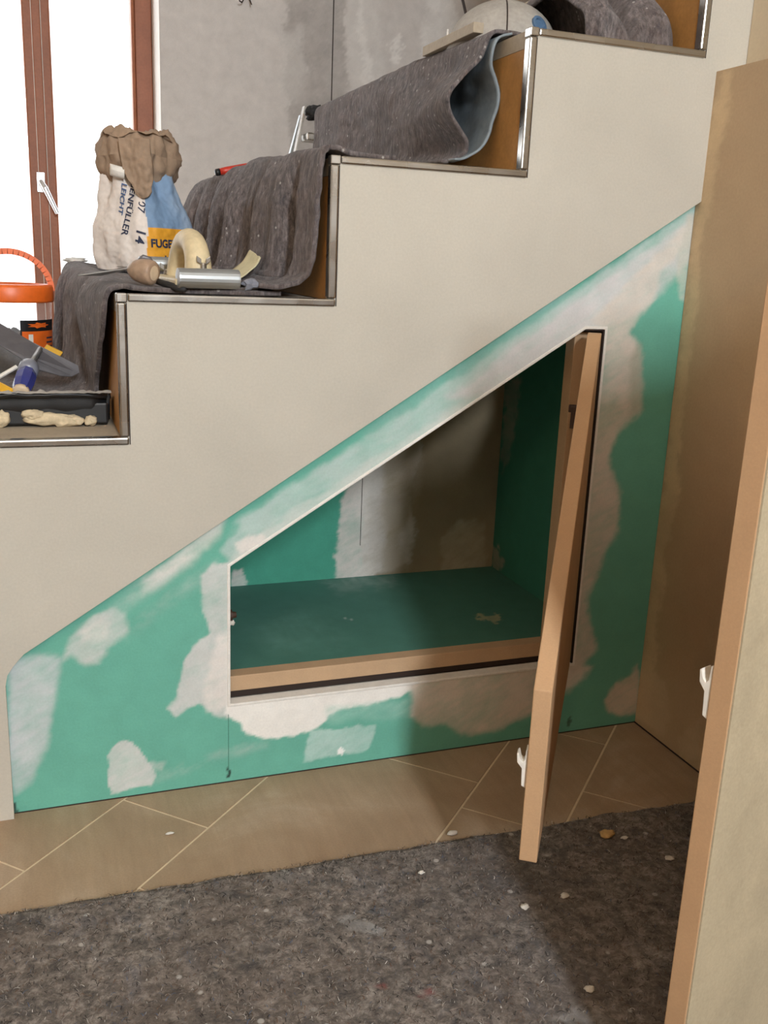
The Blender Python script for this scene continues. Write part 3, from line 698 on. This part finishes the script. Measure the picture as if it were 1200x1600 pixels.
# felt lump on the upper tread
def feltD(a, b):
    P = on(870+150*a, 62, 1, .12)
    prof = poly_at([(.06, .531), (.07, .575), (.12, .62), (.20, .64), (.30, .60), (.36, .531)], b)
    h = (prof[1]-.531)*(.35+.65*(abs(math.sin(a*5.2+.6))))*(1-.0*a)
    return np.array((.640+.142*a-.01*b, prof[0]-.01+.02*nz3(a*3, b*3, 1), .531+h+.010*nz3(a*7, b*7, 2)*smooth(0, .1, min(b, 1-b)*1.0)))
o = obj('stair_felt', MB().grid(feltD, 90, 70), M['felt'], smooth=True, solid=.005)
tag(o, 'dark bunched fibre felt on the topmost visible step beside the grey domed cover', 'felt', 'felt sheets on the stairs')

# ================================================================== PAPER SACK
SK = thing('paper_sack', (.10, .45, .196), 'white, blue and yellow paper sack of filler with rolled brown top on the stair felt', 'sack')
kx, ky = .082, .385
PHI = math.radians(40)
u1 = np.array((math.cos(PHI), math.sin(PHI))); u2 = np.array((-math.sin(PHI)*1.0, math.cos(PHI)))
HA, HB = .066, .066           # half sizes along u1 (right face) and u2 (left face)
ctr = np.array((kx, ky))+u1*HA*.93+u2*HB*.93
NS = 720
def sect(th):
    p = 5.0; c, s = math.cos(th), math.sin(th)
    r = (abs(c/HA)**p+abs(s/HB)**p)**(-1/p)
    return u1*(r*c)+u2*(r*s)
K = [sect(-math.pi*.75+2*math.pi*i/NS) for i in range(NS)]
Ls = [0.0]
for i in range(NS): Ls.append(Ls[-1]+np.linalg.norm(K[(i+1) % NS]-K[i]))
PER = Ls[-1]
def sec_s(s):
    s = s % PER; i = int(np.searchsorted(Ls, s, 'right')-1); f = (s-Ls[i])/(Ls[i+1]-Ls[i]+1e-12)
    return K[i % NS]*(1-f)+K[(i+1) % NS]*f
ZS0, HS = .196, .178
def scl(h): return 1.03-.37*smooth(.25, .95, h)-.05*(1-smooth(0, .12, h))
def bagp(s, h, off=0.0):
    q = sec_s(s); z = h
    cr = .0032*noise.fractal(Vector((q[0]*16, q[1]*16, h*3.2)), .6, 2, 4)+.0035*nz3(q[0]*45, q[1]*45, h*3)+.006*smooth(.35, .9, h)*math.sin(s*95+2*nz3(s*9, h, 0))
    f = scl(h)
    ln = np.linalg.norm(q); v = q/ln*(ln*f+cr+off)
    lean = np.array((-.010, .012))*h
    return np.array((ctr[0]+v[0]+lean[0], ctr[1]+v[1]+lean[1], ZS0+HS*h+.006*nz3(q[0]*30, q[1]*30, 2)*(h < .02)))
def bag_grid():
    mb = MB(); nu, nv = 300, 170
    mb.grid(lambda a, b: bagp(a*PER, b), nu, nv, wrap=True)
    mb.f.append(tuple(range(nu))[::-1]); mb.mi.append(0); mb.f.append(tuple(range((nv-1)*nu, nv*nu))); mb.mi.append(0)
    return mb
body = obj('sack_body', bag_grid(), M['sack'], SK, smooth=True)
n = len(body.data.vertices); C = np.zeros((n, 4)); white = np.array(lin((222, 212, 204))); blue = np.array(lin((120, 148, 180))); pale = np.array(lin((178, 192, 210))); yel = np.array(lin((226, 160, 44)))
nu, nv = 300, 170
for j in range(nv):
    for i in range(nu):
        s = i/nu*PER; h = j/(nv-1); s2 = s if s < PER/2 else s-PER
        c = white
        w = .0035*nz3(h*5, 1, 1)
        if .000+w+.004*(h > .3) < s2 < .138:
            if h*HS < .067: c = yel
            else:
                k = smooth(.05, .12, s2+.03*nz3(h*6, s2*40, 2)); c = blue*(1-k*.5)+pale*k*.5
        C[j*nu+i] = (*c, 1)
at = body.data.color_attributes.new('Paint', 'FLOAT_COLOR', 'POINT'); at.data.foreach_set('color', C.reshape(-1))
def text_mesh(txt, size, bold=0.0):
    cu = bpy.data.curves.new('lettering', 'FONT'); cu.body = txt; cu.size = size; cu.offset = bold; cu.resolution_u = 3
    to = bpy.data.objects.new('lettering_tmp', cu); COL.objects.link(to)
    dg = bpy.context.evaluated_depsgraph_get(); me = bpy.data.meshes.new_from_object(to.evaluated_get(dg))
    bm = bmesh.new(); bm.from_mesh(me)
    bmesh.ops.triangulate(bm, faces=bm.faces[:])
    bmesh.ops.subdivide_edges(bm, edges=[e for e in bm.edges if e.calc_length() > size*.25], cuts=2)
    V = [tuple(v.co) for v in bm.verts]; bm.verts.index_update(); F = [tuple(v.index for v in f.verts) for f in bm.faces]
    bm.free(); COL.objects.unlink(to); bpy.data.objects.remove(to); bpy.data.curves.remove(cu); bpy.data.meshes.remove(me)
    return V, F
def letter(txt, size, s0, h0, rot, mat, sx=1.0, bold=0.0):
    """print lettering on the sack: start at perimeter s0 and height h0 (metres), rot in degrees"""
    V, F = text_mesh(txt, size, bold); cr, sr = math.cos(math.radians(rot)), math.sin(math.radians(rot)); mb = MB()
    P = []
    for x, y, z in V:
        a = x*sx*cr-y*sr; b = x*sx*sr+y*cr; P.append(bagp(s0+a, (h0+b)/HS, .0011))
    mb.add(P, F); return obj('print', mb, mat, SK)
letter('FUGENFÜLLER', .0175, .006, .037, 0, M['ink'], 1.0, .0006)
letter('LEICHT', .0175, .030, .012, 0, M['ink'], 1.0, .0006)
letter('FUGENFÜLLER', .0165, -.018, .158, -104, M['ink'], 1.0, .0003)
letter('LEICHT', .0150, -.042, .134, -104, M['inkblue'], 1.0, .0003)
letter('14', .021, -.013, .066, -104, M['ink'], 1.15, .0004)
letter('07', .018, -.007, .108, -104, M['ink'], 1.0, .0002)
# rolled brown top
topc = np.array((ctr[0]-.010, ctr[1]+.012))
def cuff(a, b):
    s = a*PER; q = sec_s(s); ln = np.linalg.norm(q); d = q/ln; th = 2*math.pi*b
    f = .56
    rr = ln*f
    left = smooth(.0, .06, -(q@np.array((1.0, 0))))
    rt = .022+.006*nz3(d[0]*2.2, d[1]*2.2, 3)
    drop = .014*left+.010*smooth(.0, .05, q[0])
    cz = ZS0+.181-drop*.4
    p = np.array((topc[0]+d[0]*(rr-.002), topc[1]+d[1]*(rr-.002), cz))
    v = np.array((d[0], d[1], 0))*math.cos(th)*rt+np.array((0, 0, 1))*math.sin(th)*(rt*1.5+drop*.8)
    P = p+v
    c1 = noise.ridged_multi_fractal(Vector(P)*28, .9, 2.0, 3, 1.0, 1.6)-1.0
    c2 = noise.fractal(Vector(P)*60, .6, 2, 3)
    return P+v/np.linalg.norm(v)*(.0065*c1+.004*c2)
mb = MB().grid(cuff, 130, 36, wrap=True)
obj('rolled_top', mb, M['kraft'], SK, smooth=True)
def crown(a, b):
    r = b*.058; th = a*2*math.pi
    P = np.array((topc[0]+r*math.cos(th), topc[1]+r*math.sin(th), ZS0+.207+.008*(1-b)))
    c1 = noise.ridged_multi_fractal(Vector(P)*26+Vector((3, 1, 0)), .9, 2.0, 3, 1.0, 1.6)-1.0
    return P+np.array((0, 0, .009*c1))
obj('crumpled_mouth', MB().grid(crown, 60, 16, wrap=True), M['kraft'], SK)
def tongue(a, b):
    w0 = .027*(1-.45*smooth(.45, 1, b))
    s = -.004+.010*(b-.5)+(a-.5)*2*w0
    q = bagp(s, min(1.08-.46*b, 1.0), .024-.017*b+.010*math.sin(b*math.pi)*(1-abs(a-.5)))
    q = q+np.array((0, 0, max(0, .08-.46*b)*HS*1.5))
    c2 = noise.fractal(Vector((q[0]*45, q[1]*45, q[2]*30)), .6, 2, 3)
    return q+np.array((0, -.005*c2, .010*(abs(a-.5)*2)**2*smooth(.6, 1, b)))
oo = obj('paper_flap', MB().grid(tongue, 26, 44), M['kraft'], SK, smooth=True, solid=.0012)
def sleeve(a, b):
    th = b*2*math.pi; P = bagp(-.034-.022*a, .83+.03*a, .010)
    return P+np.array((-.004*a, -math.cos(th)*.009, math.sin(th)*.009))
oo = obj('paper_fold', MB().grid(sleeve, 8, 16), M['bead'], SK, smooth=True); oo['label'] = 'white paper fold under the rolled top'

# ================================================================== HAND SANDER
f0 = on(326, 446, 1, .06); r0 = on(268, 408, 1, .27)
zb = .1830
ax = np.array((r0[0]-f0[0], .21, 0)); ax /= np.linalg.norm(ax); ay = np.array((ax[1], -ax[0], 0))     # ay to the right
up = np.array((0, 0, 1.0)); F0 = np.array((f0[0]-.003, .050, zb))
SD = thing('hand_sander', (F0+ax*.1), 'dusty cream hand sander with arched handle and metal clamps on the step', 'sander')
SD.location.z = zb+ZUP
e = MB(); e.obox(F0+ax*.105+up*.006, ax*.105, ay*.041, up*.006); obj('base_plate', e, M['cream'], SD, bevel=.003)
H = [(.034, .002), (.032, .016), (.038, .032), (.054, .045), (.080, .050), (.106, .045), (.124, .030), (.132, .016), (.136, .002)]
path = [F0+ax*float(q[0])+up*(.010+float(q[1])) for q in [poly_at(H, t/28) for t in range(29)]]
path = [p+ay*(-.004+.0*i) for i, p in enumerate(path)]
obj('handle', MB().tube(path, [.0185-.003*math.sin(math.pi*i/28) for i in range(29)], 18), M['cream'], SD, smooth=True)
def clampbar(c, L, r, m):
    b = MB(); c = np.array(c); b.lathe(c-ay*L, ay, [(0, r*.6), (0, r), (.002, r*1.02), (2*L-.002, r*1.02), (2*L, r), (2*L, r*.55), (2*L-.004, r*.5)], 20); return obj('clamp', b, m, SD, smooth=False)
clampbar(F0-ax*.004+up*.0125, .0395, .0122, M['alu_dull']); clampbar(F0+ax*.207+up*.026-ay*.010, .036, .010, M['alu_dull'])
def wing(c):
    b = MB(); c = np.array(c); b.lathe(c, up, [(0, .004), (.007, .004), (.008, .003)], 12)
    for s in (-1, 1): b.obox(c+up*.011+ay*s*.006, ay*.003+up*.002*s, ax*.0010, up*.0036)
    return obj('wing_nut', b, M['alu'], SD, bevel=.0006)
wing(F0+ax*.012+up*.024-ay*.002); wing(F0+ax*.175+up*.012-ay*.014)
def paper(a, b):
    P = poly_at([(0, .0), (.020, .002), (.045, .010), (.066, .026), (.076, .042)], a)
    q = F0+ax*(.115+(b-.5)*.075*(1-.35*a))+ay*(.016+float(P[0])*1.1)+up*(.004+float(P[1])+.010*(b-.5)*a)
    return q+up*.002*nz3(a*5, b*5, 0)
oo = obj('sanding_sheet', MB().grid(paper, 24, 12), M['paper_sand'], SD, smooth=True, solid=.0016); oo['label'] = 'pale sanding sheet curling up at the side'

# ================================================================== SMALL TOOLS ON THE MIDDLE TREAD
kc = on(240, 431, 1, .075)
PK = thing('putty_knife', (kc[0], kc[1], .186), 'scraper with a worn wooden handle lying beside the sander', 'scraper')
hd = np.array((.72, -.60, -.10)); hd /= np.linalg.norm(hd); c = np.array((kc[0], kc[1], kc[2]))
rr = .0155; c[2] = .184+rr
obj('handle', MB().lathe(c-hd*.036, hd, [(0, .006), (.003, .009), (.010, .0135), (.020, rr*1.02), (.028, rr*1.05), (.034, rr), (.0365, rr*.9), (.037, rr*.62)], 28), M['handle_wood'], PK, smooth=True)
oo = obj('end_cap', MB().lathe(c, hd, [(.0005, rr*.62), (.0012, rr*.60), (.0016, rr*.4)], 20), M['pale_wood'], PK); oo['label'] = 'pale worn handle end'
e = MB(); b1 = c-hd*.036; side_ = np.cross(hd, up); side_ /= np.linalg.norm(side_)
tip = b1-hd*.062; tip[2] = .192
e.prism([b1+side_*.005, b1-side_*.005, tip-side_*.024, tip+side_*.024], (0, 0, .0014)); oo = obj('blade', e, M['alu_dull'], PK); 
e = MB(); q = on(228, 408, 1, .1); e.tube([q+np.array((-.008, 0, .0)), q+np.array((-.003, 0, .005)), q+np.array((.004, 0, .003)), q+np.array((.009, .002, -.004))], .0035, 10); oo = obj('ferrule', e, M['steel'], PK, smooth=True)
q = on(268, 448, 1, .052)
st = MB(); st.tube([on(246, 440, 1, .085)+[0, 0, .0], on(262, 445, 1, .065), on(278, 450, 1, .048), on(290, 453, 1, .04)], [.004, .0045, .0045, .003], 8)
tag(obj('cable_strap', st, M['rubber'], smooth=True), 'short dark strap lying between wooden handle and metal clamp', 'strap')
q = on(384, 441, 1, .05); b = MB(); b.blob((q[0]+.006, .05, .190), (.010, .006, .007), .8, 70, 2); tag(obj('plastic_scrap', b, M['clearblue']), 'small crumpled clear scrap at the end of the front clamp', 'scrap')
q = on(115, 412, 1, .93); b = MB(); b.blob((-.008, .90, .203), (.022, .014, .005), .6, 50, 3); tag(obj('paper_scrap', b, M['bead'], smooth=True), 'small pale paper scrap on the felt left of the sack', 'scrap')
# red-handled tool on the felt of tread C
p0, p1 = on(336, 270, 1, .6), on(378, 262, 1, .6)
RT = thing('marking_tool', (p0+p1)/2, 'red handled tool lying on the felt behind the middle step', 'tool')
d = (p1-p0)/np.linalg.norm(p1-p0)
RT.location.z = .368+ZUP
sh = np.array((0, 0, 0.006))
obj('handle', MB().tube([p0+sh*0+d*.008, p0+d*.02, p0+d*.07], [.0058, .0068, .0062], 14), M['red'], RT, smooth=True)
obj('tip', MB().lathe(p0, d, [(0, .004), (.002, .0062), (.009, .0064)], 14), M['black'], RT, smooth=True)

# ================================================================== THINGS ON THE LOWEST TREAD
# see-through tub with orange lid
TC = np.array((-.130, .60)); TZ = .013
TUB = thing('plastic_tub', (TC[0], TC[1], TZ), 'see-through plastic tub with orange lid and carrying handle', 'tub')
R = .067
obj('tub_wall', MB().lathe((TC[0], TC[1], TZ), (0, 0, 1), [(0, R*.9), (0, R*.93), (.003, R*.94), (.118, R), (.120, R)], 48), M['tubwall'], TUB, smooth=True)
obj('lid', MB().lathe((TC[0], TC[1], TZ+.121), (0, 0, 1), [(0, R*.96), (0, R*1.06), (.003, R*1.07), (.024, R*1.07), (.029, R*1.03), (.0295, R*.9), (.026, R*.85)], 48), M['orange'], TUB, smooth=True)
hp_ = [np.array((TC[0]+R*1.02*math.cos(t), TC[1], TZ+.140+.064*math.sin(t))) for t in [math.pi*i/24 for i in range(25)]]
e = MB()
for i in range(24):
    a_, b_ = hp_[i], hp_[i+1]; t_ = (b_-a_); n_ = np.array((-t_[2], 0, t_[0])); n_ /= np.linalg.norm(n_)
    e.obox((a_+b_)/2, t_*.54, np.array((0, .009, 0)), n_*.0050)
obj('carrying_handle', e, M['orange'], TUB)
def lab(a, b, r=R*1.005):
    t = math.radians(-78+70*a); z = .030+.062*b; return np.array((TC[0]+(r-.004*(1-b)*.6)*math.cos(t), TC[1]+(r-.004*(1-b)*.6)*math.sin(t), TZ+z))
lb = obj('label_sticker', MB().grid(lab, 24, 4), M['black'], TUB, smooth=True)
obj('label_print', MB().grid(lambda a, b: lab(.03+a*.94, .10+b*.60, R*1.016), 24, 4), M['orange'], lb, smooth=True)
e = MB(); star = []
for k in range(14):
    rr_ = 1.0 if k % 2 == 0 else .62; star.append((.42+.30*rr_*math.cos(2*math.pi*k/14), .86+.085*rr_*math.sin(2*math.pi*k/14)))
e.add([lab(x, z, R*1.022) for x, z in star]+[lab(.42, .86, R*1.022)], [(i, (i+1) % 14, 14) for i in range(14)]); obj('label_burst', e, M['orange'], lb)
e = MB(); e.grid(lambda a, b: lab(.16+a*.10, .18+b*.44, R*1.022), 4, 3); obj('label_bar', e, M['white_plastic'], lb)
e = MB()
for j in range(3): e.grid(lambda a, b, j=j: lab(.62+a*.26, .24+j*.12+b*.045, R*1.022), 6, 2)
obj('label_lines', e, M['ink'], lb)
e = MB()
def cont(a, b):
    t = a*2*math.pi; r = R*.84*min(1, b/.7)
    if b > .7: return np.array((TC[0]+r*.98*math.cos(t), TC[1]+r*.98*math.sin(t), TZ+.004+(.056-.004)*(1-b)/.3))
    n_ = noise.fractal(Vector((r*math.cos(t)*60, r*math.sin(t)*60, 0)), .9, 2, 5)
    return np.array((TC[0]+r*math.cos(t), TC[1]+r*math.sin(t), TZ+.060+.016*n_+.012*math.cos(t*1-2.6)*b))
obj('contents', MB().grid(cont, 90, 34, wrap=True), M['scrapdark'], TUB)
# wide steel filling knife leaning across
q = [on(-40, 482, 1, .36), on(0, 506, 1, .35), on(50, 535, 1, .34), on(122, 572, 1, .33), on(124, 583, 1, .325), on(112, 589, 1, .32), on(95, 588, 1, .315), on(60, 578, 1, .31), on(0, 540, 1, .31), on(-40, 515, 1, .31)]
WK = thing('filling_knife', (-.09, .33, .012), 'broad grey steel filling knife leaning over the felt of the lowest step', 'filling knife')
e = MB(); e.prism(q, (0, -.0012, .0010)); obj('blade', e, M['steel'], WK)
q1 = on(-44, 498, 1, .34); q2 = on(-110, 470, 1, .36)
obj('handle', MB().tube([q1, q1*.7+q2*.3, q2], [.010, .014, .012], 14), M['black'], WK, smooth=True)
# blue handled tool pointing at the viewer
pA, pB = on(33, 612, 1, .19), on(46, 572, 1, .25)
BT = thing('screwdriver', (pA+pB)/2, 'tool with blue translucent handle and pale end lying on the lowest step', 'screwdriver')
BT.location.z = .01+ZUP
d = pB-pA; L = np.linalg.norm(d)
obj('handle', MB().lathe(pA, d, [(0, .0115), (.006, .0125), (.02, .0145), (L*.55, .0145), (L*.75, .0115)], 8), M['blue'], BT, smooth=False)
obj('collar', MB().lathe(pA, d, [(L*.72, .012), (L*.8, .0145), (L*.98, .0135), (L*1.12, .008)], 18), M['clearblue'], BT, smooth=True)
obj('end_cap', MB().lathe(pA, -d, [(-.002, .0118), (.003, .0112), (.005, .008)], 12), M['pale_wood'], BT, smooth=True)
obj('shaft', MB().tube([pB, pB+d*1.3+np.array((0, 0, -.02))], .004, 10), M['alu_dull'], BT, smooth=True)
# white stick, yellow knife, yellow bit
pA, pB = on(-20, 600, 1, .22), on(26, 573, 1, .24); e = MB(); e.tube([pA, pB], .0030, 8); tag(obj('mixing_stick', e, M['white_plastic']), 'thin white stick lying beside the blue handled tool', 'stick')
YK = thing('snap_knife', on(0, 605, 1, .20), 'yellow and black snap-off knife at the left edge of the lowest step', 'knife'); YK.location.z = .02+ZUP
a0, a1 = on(-40, 588, 1, .23), on(15, 617, 1, .185)
d = (a1-a0); w = np.cross(d/np.linalg.norm(d), (0, -.6, .8)); w /= np.linalg.norm(w); t = np.cross(d, w); t /= np.linalg.norm(t)
e = MB(); e.obox((a0+a1)/2, d*.5, w*.010, t*.005); obj('body', e, M['yellow'], YK, bevel=.003)
e = MB(); e.obox(a0+d*.72-w*.004+t*.003, d*.16, w*.0075, t*.006); obj('grip', e, M['black'], YK, bevel=.002)
p = on(83, 548, 1, .42); e = MB(); e.obox(p, (.012, 0, -.006), (0, .006, 0), (.003, 0, .004)); tag(obj('wooden_wedge', e, M['yellow'], bevel=.001), 'small yellow wedge tucked beside the tub on the felt', 'wedge')
# black trough smeared with plaster
TR = thing('mortar_trough', (-.15, .13, .0), 'black plastic mortar trough smeared with dried plaster on the lowest step edge', 'trough')
x0, x1 = -.46, -.004
def trough(a, b):
    P = poly_at([(.125, .002), (.108, .004), (.098, .022), (.096, .0375), (.090, .0385), (.088, .043), (.094, .0445), (.102, .042), (.106, .036), (.116, .012), (.140, .010)], b)
    x = x0+(x1-x0)*a; e_ = smooth(.93, 1, a)
    return np.array((x-.002*nz3(a*9, b*3, 1), P[0]+.018*e_*e_+.0015*nz3(x*40, b*4, 3), P[1]*(1-.12*e_)+.0012*nz3(x*60, b*5, 8)))
e = MB(); e.box((x0, .0985, .0012), (x1-.004, .118, .030)); obj('trough_front', e, M['black'], TR, bevel=.003)
obj('trough_wall', MB().grid(trough, 110, 50), M['black'], TR, smooth=True)
e = MB(); e.box((x0, .118, .0005), (x1-.006, .152, .006)); e.prism([(x1-.012, .105, .004), (x1-.003, .102, .042), (x1-.003, .150, .030), (x1-.012, .150, .004)], (.003, 0, 0)); obj('trough_bottom', e, M['black'], TR)
for (px, py, rx, rz) in ((75, 655, .030, .0085), (100, 661, .020, .0075), (52, 648, .013, .0065), (3, 655, .009, .011), (142, 663, .0075, .0065), (120, 664, .010, .006)):
    q = on(px, py, 1, .094); b = MB(); b.blob((q[0], .0965, max(q[2], .007)), (rx, .006, rz), .5, 77, 3); oo = obj('plaster_smear', b, M['plaster'], TR, smooth=True)
e = MB(); e.grid(lambda a, b: np.array((x0+(x1-x0)*a, .0862+.002*nz3(a*20, b, 0), .0445+.002*nz3(a*70, 2, b)+(.0035*b*(.5+nz3(a*55, 1, 1)))))+np.array((0, .012*b, 0)), 120, 3); oo = obj('plaster_rim', e, M['disc'], TR, smooth=True)

# ================================================================== UPPER STEP
dc = on(785, 60, 1, .22); Rd = .084
DS = thing('domed_cover', (dc[0], .22, .527), 'dusty grey domed cover with a dark seam and a blue spot on the upper step', 'cover')
dome = [(0, Rd*.97), (.002, Rd), (.012, Rd*1.0)]+[(.012+.072*math.sin(t), Rd*math.cos(t)) for t in [math.pi/2*k/14 for k in range(1, 15)]]
obj('dome_shell', MB().lathe((dc[0], .22, .5268), (0, 0, 1), dome, 64), M['disc'], DS, smooth=True)
def on_dome(az, el, off=0.0):
    a_ = math.radians(az); return np.array((dc[0]+(Rd+off)*math.cos(el)*math.cos(a_), .22+(Rd+off)*math.cos(el)*math.sin(a_), .5268+.012+(.072+off)*math.sin(el)))
obj('seam', MB().tube([on_dome(-112, t) for t in [math.pi/2*k/12*.98 for k in range(13)]], .0011, 6), M['seal'], DS)
q = on_dome(-74, .40); dn = q-np.array((dc[0], .22, .53)); dn /= np.linalg.norm(dn)
oo = obj('hub', MB().lathe(q-dn*.003, dn, [(0, .013), (.005, .013), (.0055, .009), (.003, .008)], 24), M['hubblue'], DS); oo['label'] = 'dull blue round spot'
dk = MB(); dk.blob((.692, .29, .568), (.030, .045, .046), .4, 12, 3); dk.v = [(x, y, max(z, .527)) for x, y, z in dk.v]; tag(obj('shade_bundle', dk, M['rubber'], smooth=True), 'dark brown bundle standing in for the shaded hollow behind the grey domed cover', 'bundle')  # dark lump stands in for the shaded hollow between cover and felt
# pale wooden offcut along the edge of that step
a0, a1 = on(676, 92, 0, .524), on(757, 60, 0, .524)
e = MB(); e.prism([(.506, a1[1], .542), (.522, a1[1], .542), (.522, a1[1], .556), (.506, a1[1], .556)], (0, min(a0[1], .62)-a1[1], 0)); tag(obj('wood_offcut', e, M['wood_tread'], bevel=.001), 'pale wooden strip along the edge of the upper step behind the felt', 'offcut')
# thin rods standing behind
for (xa, ya, xb, yb_, r_, m_, nm, lbl) in ((716, -30, 729, 26, .0030, M['seal'], 'thin_rod', 'thin dark rod rising behind the grey domed cover'), (700, 46, 697, 76, .0022, M['white_plastic'], 'white_peg', 'short white peg standing behind the pale wooden strip')):
    pa, pb = on(xa, ya, 1, .75), on(xb, yb_, 1, .75); pb2 = pb+(pb-pa)*((pb[2]-.5285)/(pa[2]-pb[2]))
    tag(obj(nm, MB().tube([pa, pb2], r_, 8), m_), lbl, 'rod' if nm == 'thin_rod' else 'peg')
# cable ends on the grey wall
c0 = on(385, -20, 1, YW-.004)
e = MB(); e.tube([c0+[-.01, 0, .03], on(383, -5, 1, YW-.01), on(378, 4, 1, YW-.03), on(374, 1, 1, YW-.05)], .0022, 6); e.tube([c0+[0, 0, .03], on(388, -6, 1, YW-.01), on(393, 7, 1, YW-.03)], .0022, 6); e.box((c0[0]-.03, YW-.004, c0[2]+.025), (c0[0]+.03, YW-.001, c0[2]+.06))
tag(obj('cord_ends', e, M['seal']), 'dark cable ends poking from the grey wall by the window', 'cable')

# ================================================================== STEP LADDER beyond the stairs
LY = 1.55
LD = thing('step_ladder', (.68, LY, ZF), 'aluminium step ladder standing between the stairs and the grey wall', 'ladder')
tl = on(476, 166, 1, LY); bl = on(461, 240, 1, LY); dl = (bl-tl)/(tl[2]-bl[2]); foot = tl+dl*(tl[2]-ZF)
wv_ = np.array((.20, 0.0, .0)); 
for s, nm in ((0, 'rail'), (1, 'rail')):
    a_ = tl+wv_*s; b_ = foot+np.array((.20+.16, 0, 0))*s if s else foot
    v = (b_-a_); e = MB(); e.obox((a_+b_)/2, v/2, (.0035, -.0, 0), (0, .012, 0)); obj('rail', e, M['alu'], LD, bevel=.001)
for k in range(4):
    z = on(480, 216, 1, LY)[2]-k*.25
    if z < ZF+.1: continue
    xa = tl[0]+dl[0]*(tl[2]-z); xb = tl[0]+.20+(.16-dl[0]*0)*(tl[2]-z)/(tl[2]-ZF)
    e = MB(); e.box((xa+.012, LY-.05, z-.010), (xb-.006, LY+.02, z+.010)); obj('step', e, M['alu'], LD, bevel=.004)
e = MB(); q = on(489, 176, 1, LY); e.blob((q[0], LY, q[2]), (.022, .03, .018), .7, 33, 3); oo = obj('ladder_top', e, M['rubber'], LD, smooth=True)
for s in (0, 1):
    a_ = tl+wv_*s*.95+np.array((.0, .03, -.02)); b_ = foot+np.array((.36*s, .36, 0)); v = b_-a_; e = MB(); e.obox((a_+b_)/2, v/2, (.006, 0, 0), (0, .009, .0)); obj('rear_leg', e, M['alu_dull'], LD)

# ================================================================== LIGHT
def area(name, loc, size, energy, col, tgt, spread=None):
    l = bpy.data.lights.new(name, 'AREA'); l.shape = 'RECTANGLE'; l.size, l.size_y = size; l.energy = energy; l.color = col
    if spread: l.spread = spread
    o = bpy.data.objects.new(name, l); COL.objects.link(o); o.location = (loc[0], loc[1], loc[2]+ZUP)
    o.rotation_euler = (Vector(tgt)-Vector(loc)).to_track_quat('-Z', 'Z').to_euler(); return o
area('daylight_behind_viewer', ((KX0+KX1)/2, -3.44, (KZ0+KZ1)/2), (KX1-KX0, KZ1-KZ0), 150, (.88, .95, 1.0), ((KX0+KX1)/2, 0, (KZ0+KZ1)/2-1.2))
area('daylight_stair_window', (-.69, 2.80, .55), (2.0, 2.0), 20, (.92, .96, 1.0), (-.69, 0, .55))
lp = bpy.data.lights.new('ceiling_bulb', 'POINT'); lp.energy = 13; lp.color = (1.0, .72, .46); lp.shadow_soft_size = .12  # unseen warm point light added to fill the shadows
lo = bpy.data.objects.new('ceiling_bulb', lp); COL.objects.link(lo); lo.location = (-.7, -2.0, 1.45+ZUP)
w = bpy.data.worlds.new('sky'); SC.world = w; w.use_nodes = True
bg = w.node_tree.nodes['Background']; bg.inputs[0].default_value = (.95, .98, 1.0, 1); bg.inputs[1].default_value = 2.2

# ================================================================== CAMERA, VIEW
cam = bpy.data.cameras.new('camera'); co_ = bpy.data.objects.new('camera', cam); COL.objects.link(co_)
cam.sensor_fit = 'VERTICAL'; cam.sensor_height = 36; cam.lens = FPX/1600*36; cam.clip_start = .02
m4 = Matrix(((RX[0], UX[0], -FX[0], CAM[0]), (RX[1], UX[1], -FX[1], CAM[1]), (RX[2], UX[2], -FX[2], CAM[2]+ZUP), (0, 0, 0, 1)))
co_.matrix_world = m4; SC.camera = co_
vs_ = SC.view_settings; vs_.view_transform = 'Standard'; vs_.look = 'None'; vs_.gamma = 1; vs_.exposure = 0.42; vs_.use_curve_mapping = False
SC.cycles.use_denoising = True; SC.cycles.max_bounces = 10; SC.cycles.diffuse_bounces = 6
